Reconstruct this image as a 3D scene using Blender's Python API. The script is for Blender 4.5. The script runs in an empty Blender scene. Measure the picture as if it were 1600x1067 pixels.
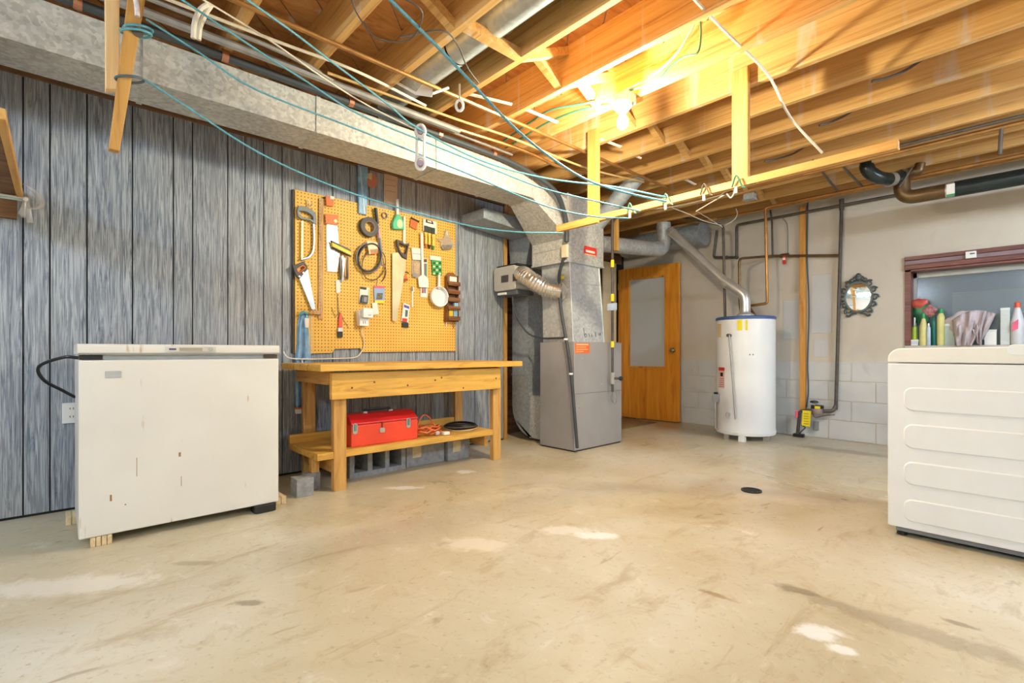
import bpy, bmesh, math, random
from mathutils import Vector, Matrix
random.seed(7)
PI = math.pi
SC = bpy.context.scene
COL = SC.collection

# ------------------------------------------------------------------ camera, world, exposure
F, CXP, HYP = 767.0, 800.0, 550.0                 # focal length and horizon of the photograph (1600 x 1067)
CAM = Vector((3.755, 0.0, 0.9))
YAW = math.radians(47.2)                          # angle from the view axis to the room's +Y axis
FW = Vector((-math.sin(YAW), math.cos(YAW), 0))
RT = Vector((math.cos(YAW), math.sin(YAW), 0))
UP = Vector((0, 0, 1))
cd = bpy.data.cameras.new('camera')
cd.sensor_width = 36.0
cd.lens = F / 1600.0 * 36.0
cd.shift_y = (HYP - 533.5) / 1600.0
cd.clip_start = 0.02
cam = bpy.data.objects.new('camera', cd)
COL.objects.link(cam)
M3 = Matrix((RT, UP, -FW)).transposed()
cam.matrix_world = Matrix.Translation(CAM) @ M3.to_4x4()
SC.camera = cam

world = bpy.data.worlds.new('world')
SC.world = world
world.use_nodes = True
world.node_tree.nodes['Background'].inputs[0].default_value = (0.55, 0.62, 0.72, 1)
world.node_tree.nodes['Background'].inputs[1].default_value = 1.1
SC.view_settings.view_transform = 'Standard'
SC.view_settings.look = 'None'
SC.view_settings.gamma = 1.0
SC.view_settings.use_curve_mapping = False
SC.view_settings.exposure = 0.28
BULB_W = 125.0
TUBE_E = 165.0

# ------------------------------------------------------------------ helpers
def ray(px, py):
    return FW * F + RT * (px - CXP) + UP * (HYP - py)
def PX(px, py, X):
    d = ray(px, py); return CAM + d * ((X - CAM.x) / d.x)
def PY(px, py, Y):
    d = ray(px, py); return CAM + d * ((Y - CAM.y) / d.y)
def PZ(px, py, Z):
    d = ray(px, py); return CAM + d * ((Z - CAM.z) / d.z)
def PD(px, py, depth):
    return CAM + ray(px, py) * (depth / F)

def lin(c):
    c = c / 255.0
    return c / 12.92 if c <= 0.04045 else ((c + 0.055) / 1.055) ** 2.4
def rgb(r, g, b):
    return (lin(r), lin(g), lin(b), 1.0)

class MB:
    def __init__(s):
        s.v = []; s.f = []
    def add(s, vs, fs):
        o = len(s.v)
        s.v += [Vector(p) for p in vs]
        s.f += [[i + o for i in f] for f in fs]
        return s
    def box(s, x0, x1, y0, y1, z0, z1):
        return s.add([(x0,y0,z0),(x1,y0,z0),(x1,y1,z0),(x0,y1,z0),(x0,y0,z1),(x1,y0,z1),(x1,y1,z1),(x0,y1,z1)],
                     [(0,3,2,1),(4,5,6,7),(0,1,5,4),(1,2,6,5),(2,3,7,6),(3,0,4,7)])
    def hexa(s, lo, hi):
        """lo, hi: four points each"""
        return s.add(list(lo) + list(hi), [(0,3,2,1),(4,5,6,7),(0,1,5,4),(1,2,6,5),(2,3,7,6),(3,0,4,7)])
    def prism(s, pts, axis, a, b):
        n = len(pts)
        def P(p, t):
            return {'X': (t, p[0], p[1]), 'Y': (p[0], t, p[1]), 'Z': (p[0], p[1], t)}[axis]
        vs = [P(p, a) for p in pts] + [P(p, b) for p in pts]
        return s.add(vs, [list(range(n))[::-1], list(range(n, 2*n))] + [(i, (i+1) % n, n + (i+1) % n, n + i) for i in range(n)])
    def ring(s, outer, inner, axis, a, b):
        n = len(outer)
        def P(p, t):
            return {'X': (t, p[0], p[1]), 'Y': (p[0], t, p[1]), 'Z': (p[0], p[1], t)}[axis]
        vs = [P(p, a) for p in outer] + [P(p, a) for p in inner] + [P(p, b) for p in outer] + [P(p, b) for p in inner]
        fs = []
        for i in range(n):
            j = (i + 1) % n
            fs += [(i, j, n+j, n+i), (2*n+i, 3*n+i, 3*n+j, 2*n+j), (i, 2*n+i, 2*n+j, j), (n+i, n+j, 3*n+j, 3*n+i)]
        return s.add(vs, fs)
    def tube(s, path, r, n=8, closed=False, flat=1.0):
        path = [Vector(p) for p in path]
        m = len(path)
        rs = r if isinstance(r, (list, tuple)) else [r] * m
        T = []
        for i in range(m):
            if closed: t = path[(i+1) % m] - path[i-1]
            else: t = path[min(i+1, m-1)] - path[max(i-1, 0)]
            T.append(t.normalized() if t.length > 1e-9 else Vector((0,0,1)))
        ref = Vector((0,0,1)) if abs(T[0].z) < 0.9 else Vector((1,0,0))
        u = T[0].cross(ref).normalized()
        vs = []
        for i in range(m):
            u = (u - T[i] * u.dot(T[i]))
            u = u.normalized() if u.length > 1e-6 else T[i].orthogonal().normalized()
            w = T[i].cross(u)
            for k in range(n):
                a = 2*PI*k/n
                vs.append(path[i] + (u*math.cos(a) + w*math.sin(a)*flat) * rs[i])
        fs = []
        for i in range(m if closed else m-1):
            j = (i+1) % m
            for k in range(n):
                l = (k+1) % n
                fs.append((i*n+k, i*n+l, j*n+l, j*n+k))
        if not closed:
            fs += [list(range(n))[::-1], list(range((m-1)*n, m*n))]
        return s.add(vs, fs)
    def lathe(s, c, prof, n=20, axis='Z'):
        """prof: (radius, height) from one end to the other, about an axis through c"""
        c = Vector(c); vs = []
        A = {'Z': ((1,0,0),(0,1,0),(0,0,1)), 'X': ((0,1,0),(0,0,1),(1,0,0)), 'Y': ((0,0,1),(1,0,0),(0,1,0))}[axis]
        A = [Vector(a) for a in A]
        for r, h in prof:
            r = max(r, 1e-4)
            for k in range(n):
                a = 2*PI*k/n
                vs.append(c + A[0]*(r*math.cos(a)) + A[1]*(r*math.sin(a)) + A[2]*h)
        m = len(prof); fs = []
        for i in range(m-1):
            for k in range(n):
                l = (k+1) % n
                fs.append((i*n+k, i*n+l, (i+1)*n+l, (i+1)*n+k))
        fs += [list(range(n))[::-1], list(range((m-1)*n, m*n))]
        return s.add(vs, fs)
    def ball(s, c, r, n=12, sz=1.0):
        prof = [(r*math.sin(PI*i/8), -r*sz*math.cos(PI*i/8)) for i in range(9)]
        return s.lathe(c, prof, n)
    def grid(s, rows):
        m, n = len(rows), len(rows[0])
        vs = [p for row in rows for p in row]
        return s.add(vs, [(i*n+j, i*n+j+1, (i+1)*n+j+1, (i+1)*n+j) for i in range(m-1) for j in range(n-1)])
    def build(s, name, m, parent=None, smooth=False, bevel=0.0, kind=None, origin=None, solid=0.0, ang=35):
        if origin is None:
            if parent is not None: origin = WLOC[parent.name]
            else:
                xs = [p.x for p in s.v]; ys = [p.y for p in s.v]; zs = [p.z for p in s.v]
                origin = Vector(((min(xs)+max(xs))/2, (min(ys)+max(ys))/2, min(zs)))
        origin = Vector(origin)
        me = bpy.data.meshes.new(name)
        me.from_pydata([tuple(p - origin) for p in s.v], [], s.f)
        bm = bmesh.new(); bm.from_mesh(me)
        bmesh.ops.recalc_face_normals(bm, faces=bm.faces)
        bm.to_mesh(me); bm.free()
        if smooth:
            for p in me.polygons: p.use_smooth = True
            me.set_sharp_from_angle(angle=math.radians(ang))
        me.materials.append(m)
        o = bpy.data.objects.new(name, me)
        COL.objects.link(o)
        if parent is not None:
            o.parent = parent
            o.location = origin - WLOC[parent.name]
        else:
            o.location = origin
        WLOC[o.name] = origin
        if solid:
            md = o.modifiers.new('thickness', 'SOLIDIFY'); md.thickness = solid; md.offset = 0
        if bevel:
            md = o.modifiers.new('bevel', 'BEVEL'); md.width = bevel; md.segments = 2; md.limit_method = 'ANGLE'
        if kind: o['kind'] = kind
        return o
WLOC = {}

def tag(o, label, cat, group=None):
    o['label'] = label; o['category'] = cat
    if group: o['group'] = group
    return o
def thing(name, loc, label, cat, group=None):
    o = bpy.data.objects.new(name, None)
    o.empty_display_size = 0.1
    COL.objects.link(o)
    o.location = loc
    WLOC[o.name] = Vector(loc)
    return tag(o, label, cat, group)
def solo(name, mb, m, label, cat, group=None, **k):
    return tag(mb.build(name, m, **k), label, cat, group)
def struct(name, mb, m, **k):
    return mb.build(name, m, kind='structure', **k)
def group_struct(name, loc=(0,0,0)):
    o = bpy.data.objects.new(name, None); COL.objects.link(o); o.location = loc
    WLOC[o.name] = Vector(loc); o['kind'] = 'structure'; return o

def fillet(pts, r, n=5):
    pts = [Vector(p) for p in pts]; out = [pts[0]]
    for i in range(1, len(pts)-1):
        a, b, c = pts[i-1], pts[i], pts[i+1]
        d1 = (a-b); d2 = (c-b)
        k = min(r, d1.length*0.45, d2.length*0.45)
        p, q = b + d1.normalized()*k, b + d2.normalized()*k
        for j in range(n+1):
            t = j/n
            out.append(p*(1-t)**2 + b*2*t*(1-t) + q*t*t)
    out.append(pts[-1]); return out
def curve(pts, n=6):
    pts = [Vector(p) for p in pts]
    P = [pts[0]*2 - pts[1]] + pts + [pts[-1]*2 - pts[-2]]
    out = []
    for i in range(1, len(P)-2):
        for j in range(n):
            t = j/n
            a, b, c, d = P[i-1], P[i], P[i+1], P[i+2]
            out.append(0.5*((2*b) + (c-a)*t + (2*a-5*b+4*c-d)*t*t + (3*b-a-3*c+d)*t**3))
    out.append(pts[-1]); return out
def circ(c, rx, ry=None, n=20, a0=0.0):
    ry = rx if ry is None else ry
    return [(c[0]+rx*math.cos(a0+2*PI*i/n), c[1]+ry*math.sin(a0+2*PI*i/n)) for i in range(n)]
def rrect(x0, x1, y0, y1, r, n=4):
    out = []
    for cx, cy, a in ((x1-r, y1-r, 0), (x0+r, y1-r, PI/2), (x0+r, y0+r, PI), (x1-r, y0+r, 3*PI/2)):
        for i in range(n+1):
            t = a + PI/2*i/n
            out.append((cx + r*math.cos(t), cy + r*math.sin(t)))
    return out

# ------------------------------------------------------------------ materials
def newmat(name):
    m = bpy.data.materials.new(name); m.use_nodes = True
    nt = m.node_tree
    return m, nt, nt.nodes['Principled BSDF']
def N(nt, t, **k):
    n = nt.nodes.new(t)
    for a, b in k.items(): setattr(n, a, b)
    return n
def ramp(nt, fac, stops):
    r = N(nt, 'ShaderNodeValToRGB')
    el = r.color_ramp.elements
    while len(el) < len(stops): el.new(0.5)
    for e, (p, c) in zip(el, stops): e.position = p; e.color = c
    nt.links.new(fac, r.inputs[0]); return r.outputs[0]
def mixc(nt, fac, a, b, mode='MIX'):
    x = N(nt, 'ShaderNodeMix', data_type='RGBA', blend_type=mode)
    for s, v in ((0, fac), (6, a), (7, b)):
        if isinstance(v, (int, float)): x.inputs[s].default_value = v
        elif isinstance(v, tuple): x.inputs[s].default_value = v
        else: nt.links.new(v, x.inputs[s])
    return x.outputs[2]
def coords(nt, scale=(1,1,1), rnd=True, rot=(0,0,0)):
    tc = N(nt, 'ShaderNodeTexCoord'); mp = N(nt, 'ShaderNodeMapping')
    mp.inputs['Scale'].default_value = scale; mp.inputs['Rotation'].default_value = rot
    nt.links.new(tc.outputs['Object'], mp.inputs[0])
    if not rnd: return mp.outputs[0]
    oi = N(nt, 'ShaderNodeObjectInfo'); va = N(nt, 'ShaderNodeVectorMath', operation='MULTIPLY_ADD')
    nt.links.new(oi.outputs['Random'], va.inputs[0]); va.inputs[1].default_value = (37.1, 19.7, 53.3)
    nt.links.new(mp.outputs[0], va.inputs[2]); return va.outputs[0]
def noise(nt, vec, scale=5, detail=4, dist=0.0, rough=0.55):
    n = N(nt, 'ShaderNodeTexNoise')
    n.inputs['Scale'].default_value = scale; n.inputs['Detail'].default_value = detail
    n.inputs['Distortion'].default_value = dist; n.inputs['Roughness'].default_value = rough
    nt.links.new(vec, n.inputs['Vector']); return n.outputs['Fac']
def bump(nt, bs, h, strength=0.3, dist=0.01):
    b = N(nt, 'ShaderNodeBump'); b.inputs['Strength'].default_value = strength; b.inputs['Distance'].default_value = dist
    nt.links.new(h, b.inputs['Height']); nt.links.new(b.outputs[0], bs.inputs['Normal'])
def shade(c, k):
    return (min(1, c[0]*k), min(1, c[1]*k), min(1, c[2]*k), 1)

def plain(name, col, rough=0.55, metal=0.0, var=0.12, scale=9.0, spec=None, trans=0.0, alpha=1.0):
    m, nt, bs = newmat(name)
    v = coords(nt)
    h = noise(nt, v, scale, 3)
    c = ramp(nt, h, [(0.3, shade(col, 1-var)), (0.7, shade(col, 1+var*0.6))])
    nt.links.new(c, bs.inputs['Base Color'])
    bs.inputs['Roughness'].default_value = rough; bs.inputs['Metallic'].default_value = metal
    if spec is not None: bs.inputs['Specular IOR Level'].default_value = spec
    if trans: bs.inputs['Transmission Weight'].default_value = trans
    if alpha < 1: bs.inputs['Alpha'].default_value = alpha
    return m
def wood(name, light, mid, dark, axis='X', along=1.3, across=16, rough=0.6, dirt=None):
    m, nt, bs = newmat(name)
    s = {'X': (along, across, across), 'Y': (across, along, across), 'Z': (across, across, along)}[axis]
    v = coords(nt, s)
    h = noise(nt, v, 1.6, 6, 1.2, 0.6)
    c = ramp(nt, h, [(0.28, dark), (0.45, mid), (0.68, light)])
    v2 = coords(nt, tuple(x*0.22 for x in s))
    k = noise(nt, v2, 3.0, 2, 0.4)
    c = mixc(nt, ramp(nt, k, [(0.62, (0,0,0,1)), (0.80, (0.45,0.45,0.45,1))]), c, dark)
    if dirt:
        v3 = coords(nt, {'X': (7, 7, 0.9), 'Y': (7, 7, 0.9), 'Z': (3, 3, 3)}[axis])
        d = noise(nt, v3, 1.3, 4, 0.3)
        c = mixc(nt, ramp(nt, d, [(0.60, (0,0,0,1)), (0.70, (0.75,0.75,0.75,1))]), c, dirt)
    nt.links.new(c, bs.inputs['Base Color'])
    bs.inputs['Roughness'].default_value = rough
    bump(nt, bs, h, 0.25, 0.004)
    return m
def galv(name, col, rough=0.42, metal=0.55, scale=45, contrast=0.22):
    m, nt, bs = newmat(name)
    v = coords(nt)
    vo = N(nt, 'ShaderNodeTexVoronoi'); vo.inputs['Scale'].default_value = scale
    nt.links.new(v, vo.inputs['Vector'])
    bw = N(nt, 'ShaderNodeRGBToBW'); nt.links.new(vo.outputs['Color'], bw.inputs[0])
    h2 = noise(nt, v, 4.0, 4, 0.5)
    c = ramp(nt, bw.outputs[0], [(0.15, shade(col, 1-contrast)), (0.85, shade(col, 1+contrast))])
    c = mixc(nt, 0.35, c, ramp(nt, h2, [(0.3, shade(col, 0.7)), (0.7, shade(col, 1.25))]))
    nt.links.new(c, bs.inputs['Base Color'])
    bs.inputs['Metallic'].default_value = metal
    bs.inputs['Roughness'].default_value = rough
    return m

W_JOIST = wood('joist_wood', rgb(220,178,114), rgb(204,158,92), rgb(164,116,62), 'X', 0.7, 26, 0.7, dirt=rgb(206,188,168))
W_SUB = wood('subfloor_wood', rgb(214,158,96), rgb(194,134,74), rgb(146,96,50), 'Y', 2.5, 9, 0.75, dirt=rgb(214,192,174))
W_LIGHT_Z = wood('pine_upright', rgb(208,162,92), rgb(194,146,74), rgb(158,108,50), 'Z')
W_LIGHT_X = wood('pine_rail', rgb(216,172,102), rgb(202,152,80), rgb(168,114,54), 'X')
W_LIGHT_Y = wood('pine_plank', rgb(234,184,86), rgb(222,162,62), rgb(180,118,42), 'Y')
W_BENCH_Y = wood('bench_pine', rgb(228,182,88), rgb(212,162,68), rgb(170,118,50), 'Y', 1.2, 14, 0.5)
W_BENCH_X = wood('bench_pine_across', rgb(204,158,88), rgb(186,138,70), rgb(140,98,50), 'X', 1.2, 14, 0.55)
W_BENCH_Z = wood('bench_pine_upright', rgb(212,166,94), rgb(194,144,74), rgb(148,102,54), 'Z', 1.2, 14, 0.55)
W_DARK = wood('weathered_wood', rgb(150,116,80), rgb(124,92,62), rgb(84,60,40), 'Y', 1.5, 14, 0.75)
W_BROWN = wood('brown_board', rgb(136,100,70), rgb(112,80,54), rgb(78,54,36), 'Y', 1.5, 12, 0.8)
W_DOOR = wood('door_veneer', rgb(232,160,58), rgb(218,140,40), rgb(188,108,28), 'Z', 0.8, 9, 0.32)
W_RULER = wood('ruler_wood', rgb(206,170,124), rgb(186,146,98), rgb(140,100,62), 'Z', 5, 40, 0.6)
W_WINDOW = wood('mahogany_stain', rgb(128,76,66), rgb(104,58,52), rgb(66,36,34), 'X', 1.5, 18, 0.4)
W_RACK = wood('rack_wood', rgb(150,98,50), rgb(124,76,36), rgb(84,48,22), 'Y', 3, 30, 0.5)

def panel_mat():
    m, nt, bs = newmat('grey_woodgrain_panel')
    v = coords(nt, (24, 24, 1.1))
    h = noise(nt, v, 1.9, 8, 3.2, 0.64)
    c = ramp(nt, h, [(0.30, rgb(68,77,92)), (0.42, rgb(124,134,147)), (0.52, rgb(160,168,178)), (0.70, rgb(190,194,199))])
    v2 = coords(nt, (60, 60, 1.6))
    g = noise(nt, v2, 2.0, 4, 1.0)
    c = mixc(nt, ramp(nt, g, [(0.40, (0.65,0.65,0.65,1)), (0.52, (0,0,0,1))]), c, rgb(98,104,112))
    v3 = coords(nt, (0.9, 0.9, 0.5), rnd=False)
    t = noise(nt, v3, 2.0, 2)
    c = mixc(nt, ramp(nt, t, [(0.45, (0,0,0,1)), (0.65, (0.25,0.25,0.25,1))]), c, rgb(172,164,150))
    nt.links.new(c, bs.inputs['Base Color'])
    bs.inputs['Roughness'].default_value = 0.5
    bump(nt, bs, h, 0.15, 0.003)
    return m
PANEL = panel_mat()

def floor_mat():
    m, nt, bs = newmat('stained_concrete')
    v = coords(nt, rnd=False)
    a = noise(nt, v, 0.9, 6, 0.6, 0.6)
    c = ramp(nt, a, [(0.30, rgb(182,168,136)), (0.48, rgb(197,187,160)), (0.70, rgb(208,203,187))])
    vs = coords(nt, (3.2, 1.1, 1), rnd=False, rot=(0,0,0.7))
    b = noise(nt, vs, 1.7, 7, 0.8, 0.68)
    c = mixc(nt, ramp(nt, b, [(0.56, (0,0,0,1)), (0.68, (0.55,0.55,0.55,1))]), c, rgb(160,138,98))
    vd = coords(nt, (5.0, 1.6, 1), rnd=False, rot=(0,0,0.85))
    d = noise(nt, vd, 2.3, 3, 0.5, 0.6)
    c = mixc(nt, ramp(nt, d, [(0.66, (0,0,0,1)), (0.75, (0.7,0.7,0.7,1))]), c, rgb(138,116,88))
    w = noise(nt, v, 2.6, 5, 0.4, 0.7)
    c = mixc(nt, ramp(nt, w, [(0.64, (0,0,0,1)), (0.74, (0.8,0.8,0.8,1))]), c, rgb(226,222,212))
    f = noise(nt, v, 38, 5, 0, 0.7)
    c = mixc(nt, ramp(nt, f, [(0.58, (0,0,0,1)), (0.70, (0.6,0.6,0.6,1))]), c, rgb(146,126,96))
    f2 = noise(nt, v, 9, 5, 0.8, 0.7)
    c = mixc(nt, ramp(nt, f2, [(0.55, (0,0,0,1)), (0.72, (0.5,0.5,0.5,1))]), c, rgb(166,144,102))
    c = mixc(nt, ramp(nt, f2, [(0.28, (0.5,0.5,0.5,1)), (0.42, (0,0,0,1))]), c, rgb(220,214,202))
    # marks with a shape of their own: pale paint spots and dark grime streaks
    def spot(px, py, rx, ry, ang, colr, amt):
        nonlocal c
        p = PZ(px, py, 0)
        sub = N(nt, 'ShaderNodeVectorMath', operation='SUBTRACT'); nt.links.new(v, sub.inputs[0]); sub.inputs[1].default_value = tuple(p)
        mp = N(nt, 'ShaderNodeMapping'); mp.vector_type = 'POINT'
        mp.inputs['Rotation'].default_value = (0, 0, -ang)
        nt.links.new(sub.outputs[0], mp.inputs[0])
        dv = N(nt, 'ShaderNodeVectorMath', operation='DIVIDE'); nt.links.new(mp.outputs[0], dv.inputs[0]); dv.inputs[1].default_value = (rx, ry, 1)
        ln = N(nt, 'ShaderNodeVectorMath', operation='LENGTH'); nt.links.new(dv.outputs[0], ln.inputs[0])
        ad = N(nt, 'ShaderNodeMath', operation='ADD'); nt.links.new(ln.outputs['Value'], ad.inputs[0]); nt.links.new(nz, ad.inputs[1])
        c = mixc(nt, ramp(nt, ad.outputs[0], [(0.55, (amt,amt,amt,1)), (0.95, (0,0,0,1))]), c, colr)
    nz0 = noise(nt, v, 14, 4, 0.3, 0.65)
    nzm = N(nt, 'ShaderNodeMath', operation='MULTIPLY_ADD'); nt.links.new(nz0, nzm.inputs[0]); nzm.inputs[1].default_value = 1.6; nzm.inputs[2].default_value = -0.8
    nz = nzm.outputs[0]
    WH, DK = rgb(236,234,230), rgb(132,116,92)
    spot(930, 836, 0.14, 0.06, 0.75, WH, 0.9); spot(880, 828, 0.16, 0.08, 0.75, WH, 0.5)
    spot(1280, 988, 0.09, 0.06, 0.5, WH, 0.85); spot(1312, 1014, 0.05, 0.03, 0.5, WH, 0.8)
    spot(630, 762, 0.16, 0.05, 0.9, WH, 0.7); spot(727, 737, 0.09, 0.07, 0.7, WH, 0.8)
    spot(1190, 768, 0.45, 0.22, 0.1, rgb(214,208,196), 0.8)
    spot(745, 850, 0.22, 0.10, 0.7, rgb(222,214,198), 0.7)
    spot(100, 915, 0.45, 0.10, 1.0, rgb(222,216,204), 0.75)
    spot(1430, 985, 0.42, 0.07, 0.05, DK, 0.45); spot(1240, 920, 0.10, 0.035, 0.2, DK, 0.7)
    spot(1120, 930, 0.09, 0.02, 0.1, rgb(150,118,72), 0.7); spot(1500, 975, 0.06, 0.02, 0.0, DK, 0.7)
    spot(1320, 705, 0.55, 0.12, 0.0, rgb(140,122,98), 0.6)
    spot(390, 942, 0.06, 0.025, 0.8, DK, 0.7); spot(300, 880, 0.12, 0.03, 0.9, DK, 0.5)
    nt.links.new(c, bs.inputs['Base Color'])
    rr = ramp(nt, a, [(0.3, (0.24,0.24,0.24,1)), (0.7, (0.44,0.44,0.44,1))])
    nt.links.new(rr, bs.inputs['Roughness'])
    bump(nt, bs, f, 0.12, 0.002)
    return m
FLOOR = floor_mat()

def wall_mat(name, c1, c2, patch):
    m, nt, bs = newmat(name)
    v = coords(nt, rnd=False)
    a = noise(nt, v, 1.6, 5, 0.5)
    c = ramp(nt, a, [(0.35, c1), (0.65, c2)])
    b = noise(nt, v, 3.1, 4, 0.8)
    c = mixc(nt, ramp(nt, b, [(0.62, (0,0,0,1)), (0.70, (0.5,0.5,0.5,1))]), c, patch)
    nt.links.new(c, bs.inputs['Base Color'])
    bs.inputs['Roughness'].default_value = 0.8
    f = noise(nt, v, 55, 4)
    bump(nt, bs, f, 0.25, 0.004)
    return m
PARGE = wall_mat('parged_wall', rgb(196,187,172), rgb(207,199,186), rgb(190,186,176))
BLOCKP = wall_mat('painted_block', rgb(188,190,192), rgb(204,204,202), rgb(172,176,180))
EFFLO = plain('efflorescence', rgb(216,196,180), 0.9, var=0.25, scale=6)
JOINT = plain('mortar_joint', rgb(176,174,170), 0.9)
CREAM = plain('cream_paint', rgb(240,222,184), 0.6, var=0.04)
CINDER = plain('cinder_block', rgb(150,152,154), 0.95, var=0.25, scale=30)
MORTARY = plain('mortar_smear', rgb(206,188,150), 0.95, var=0.15, scale=30)
DARKGAP = plain('dark_backing', rgb(34,34,36), 0.9)
def peg_mat():
    m, nt, bs = newmat('pegboard_hardboard')
    v = coords(nt, rnd=False)
    n = noise(nt, v, 3, 3)
    c = ramp(nt, n, [(0.3, rgb(224,174,70)), (0.7, rgb(236,190,88))])
    sp = N(nt, 'ShaderNodeSeparateXYZ'); nt.links.new(v, sp.inputs[0])
    d2 = None
    for s in ('Y', 'Z'):
        k = N(nt, 'ShaderNodeMath', operation='MULTIPLY'); nt.links.new(sp.outputs[s], k.inputs[0]); k.inputs[1].default_value = 1/0.0254
        fr = N(nt, 'ShaderNodeMath', operation='FRACT'); nt.links.new(k.outputs[0], fr.inputs[0])
        sb = N(nt, 'ShaderNodeMath', operation='SUBTRACT'); nt.links.new(fr.outputs[0], sb.inputs[0]); sb.inputs[1].default_value = 0.5
        sq = N(nt, 'ShaderNodeMath', operation='MULTIPLY'); nt.links.new(sb.outputs[0], sq.inputs[0]); nt.links.new(sb.outputs[0], sq.inputs[1])
        if d2 is None: d2 = sq.outputs[0]
        else:
            ad = N(nt, 'ShaderNodeMath', operation='ADD'); nt.links.new(d2, ad.inputs[0]); nt.links.new(sq.outputs[0], ad.inputs[1]); d2 = ad.outputs[0]
    lt = N(nt, 'ShaderNodeMath', operation='LESS_THAN'); nt.links.new(d2, lt.inputs[0]); lt.inputs[1].default_value = 0.033
    c = mixc(nt, lt.outputs[0], c, rgb(110,70,22))
    nt.links.new(c, bs.inputs['Base Color']); bs.inputs['Roughness'].default_value = 0.55
    return m
PEG = peg_mat()

GALV = galv('galvanized_steel', rgb(186,190,192), 0.45, 0.3)
GALV_D = galv('galvanized_duct', rgb(190,190,186), 0.5, 0.2, 60, 0.3)
GALV_B = galv('galvanized_return', rgb(156,164,170), 0.45, 0.25, 50)
GALV_P = galv('galvanized_pipe', rgb(180,190,198), 0.4, 0.35, 40, 0.15)
CHROME = galv('bright_vent_pipe', rgb(214,213,210), 0.28, 0.6, 12, 0.06)
FOIL = plain('aluminium_foil', rgb(222,220,214), 0.25, 0.85, 0.1, 30)
CABINET = plain('furnace_paint', rgb(158,156,156), 0.38, 0.1, 0.06, 5)
BLACK = plain('black_plastic', rgb(26,28,30), 0.45, var=0.2)
RUBBER = plain('black_insulation', rgb(58,64,70), 0.6, var=0.15)
ABS = plain('abs_pipe', rgb(30,40,40), 0.25, var=0.2)
IRON = plain('iron_pipe', rgb(92,84,76), 0.45, 0.3, 0.25, 20)
COPPER = plain('aged_copper', rgb(176,128,72), 0.35, 0.65, 0.25, 12)
COPPER_D = plain('dark_copper', rgb(112,88,58), 0.4, 0.55, 0.25, 12)
CONDUIT = plain('grey_conduit', rgb(142,140,138), 0.6, 0.15, 0.2, 14)
STEEL = plain('saw_steel', rgb(168,178,188), 0.3, 0.55, 0.08)
SCREW = plain('screw_metal', rgb(190,190,186), 0.3, 0.7)
WHITE = plain('white_enamel', rgb(228,231,233), 0.3, var=0.02)
WHITEP = plain('white_plastic', rgb(236,236,232), 0.45, var=0.03)
TANK = plain('tank_enamel', rgb(238,240,242), 0.28, var=0.02)
BLUE = plain('blue_band', rgb(70,96,150), 0.4)
YELLOW = plain('yellow_label', rgb(238,214,20), 0.5)
ORANGE = plain('orange_label', rgb(226,112,48), 0.5)
RED = plain('red_label', rgb(214,54,40), 0.5)
REDBOX = plain('red_enamel', rgb(232,72,44), 0.35, var=0.05)
REDTOP = plain('dark_red_enamel', rgb(206,34,36), 0.35, var=0.05)
PINK = plain('pink_plastic', rgb(232,96,130), 0.5)
GREENP = plain('green_plastic', rgb(46,150,92), 0.4)
MINT = plain('mint_plastic', rgb(84,200,150), 0.4)
ROPE = plain('blue_rope', rgb(96,168,190), 0.6, var=0.25, scale=60)
ROPEW = plain('white_cord', rgb(214,204,188), 0.7, var=0.1, scale=40)
CABLEW = plain('white_cable', rgb(226,220,204), 0.5, var=0.06)
CABLEG = plain('green_cable', rgb(58,122,104), 0.5)
CABLED = plain('dark_cable', rgb(88,84,78), 0.5)
CORD = plain('orange_cord', rgb(226,116,60), 0.45)
PAPER = plain('kraft_paper', rgb(206,178,152), 0.8, var=0.06)
CARD = plain('white_card', rgb(238,234,226), 0.7, var=0.05)
BLUEBAG = plain('blue_plastic_film', rgb(140,184,220), 0.3, var=0.35, scale=16)
CLOTH = plain('mauve_cloth', rgb(196,184,188), 0.9, var=0.08)
MIRRORFRAME = plain('pewter_frame', rgb(92,100,100), 0.45, 0.4, 0.25, 30)
def mirror_mat():
    m, nt, bs = newmat('mirror_glass')
    v = coords(nt); nn = noise(nt, v, 3, 1)
    nt.links.new(ramp(nt, nn, [(0, (0.93,0.94,0.95,1)), (1, (0.97,0.97,0.97,1))]), bs.inputs['Base Color'])
    bs.inputs['Metallic'].default_value = 1; bs.inputs['Roughness'].default_value = 0.02
    return m
MIRROR = mirror_mat()
def glass_mat(name, tint, fac, rough, diffuse=None, damt=0.0):
    m, nt, bs = newmat(name)
    nt.nodes.remove(bs)
    out = [n for n in nt.nodes if n.type == 'OUTPUT_MATERIAL'][0]
    tr = N(nt, 'ShaderNodeBsdfTransparent'); tr.inputs[0].default_value = tint
    gl = N(nt, 'ShaderNodeBsdfGlossy'); gl.inputs['Roughness'].default_value = rough
    gl.inputs['Color'].default_value = (0.9, 0.93, 0.95, 1)
    mx = N(nt, 'ShaderNodeMixShader')
    v = coords(nt); nn = noise(nt, v, 6, 2)
    r = ramp(nt, nn, [(0.2, (fac*0.9,)*3+(1,)), (0.8, (fac*1.1,)*3+(1,))])
    nt.links.new(r, mx.inputs[0]); nt.links.new(tr.outputs[0], mx.inputs[1]); nt.links.new(gl.outputs[0], mx.inputs[2])
    last = mx.outputs[0]
    if diffuse:
        df = N(nt, 'ShaderNodeBsdfDiffuse'); df.inputs[0].default_value = diffuse
        m2 = N(nt, 'ShaderNodeMixShader'); m2.inputs[0].default_value = damt
        nt.links.new(last, m2.inputs[1]); nt.links.new(df.outputs[0], m2.inputs[2]); last = m2.outputs[0]
    nt.links.new(last, out.inputs[0])
    return m
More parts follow.
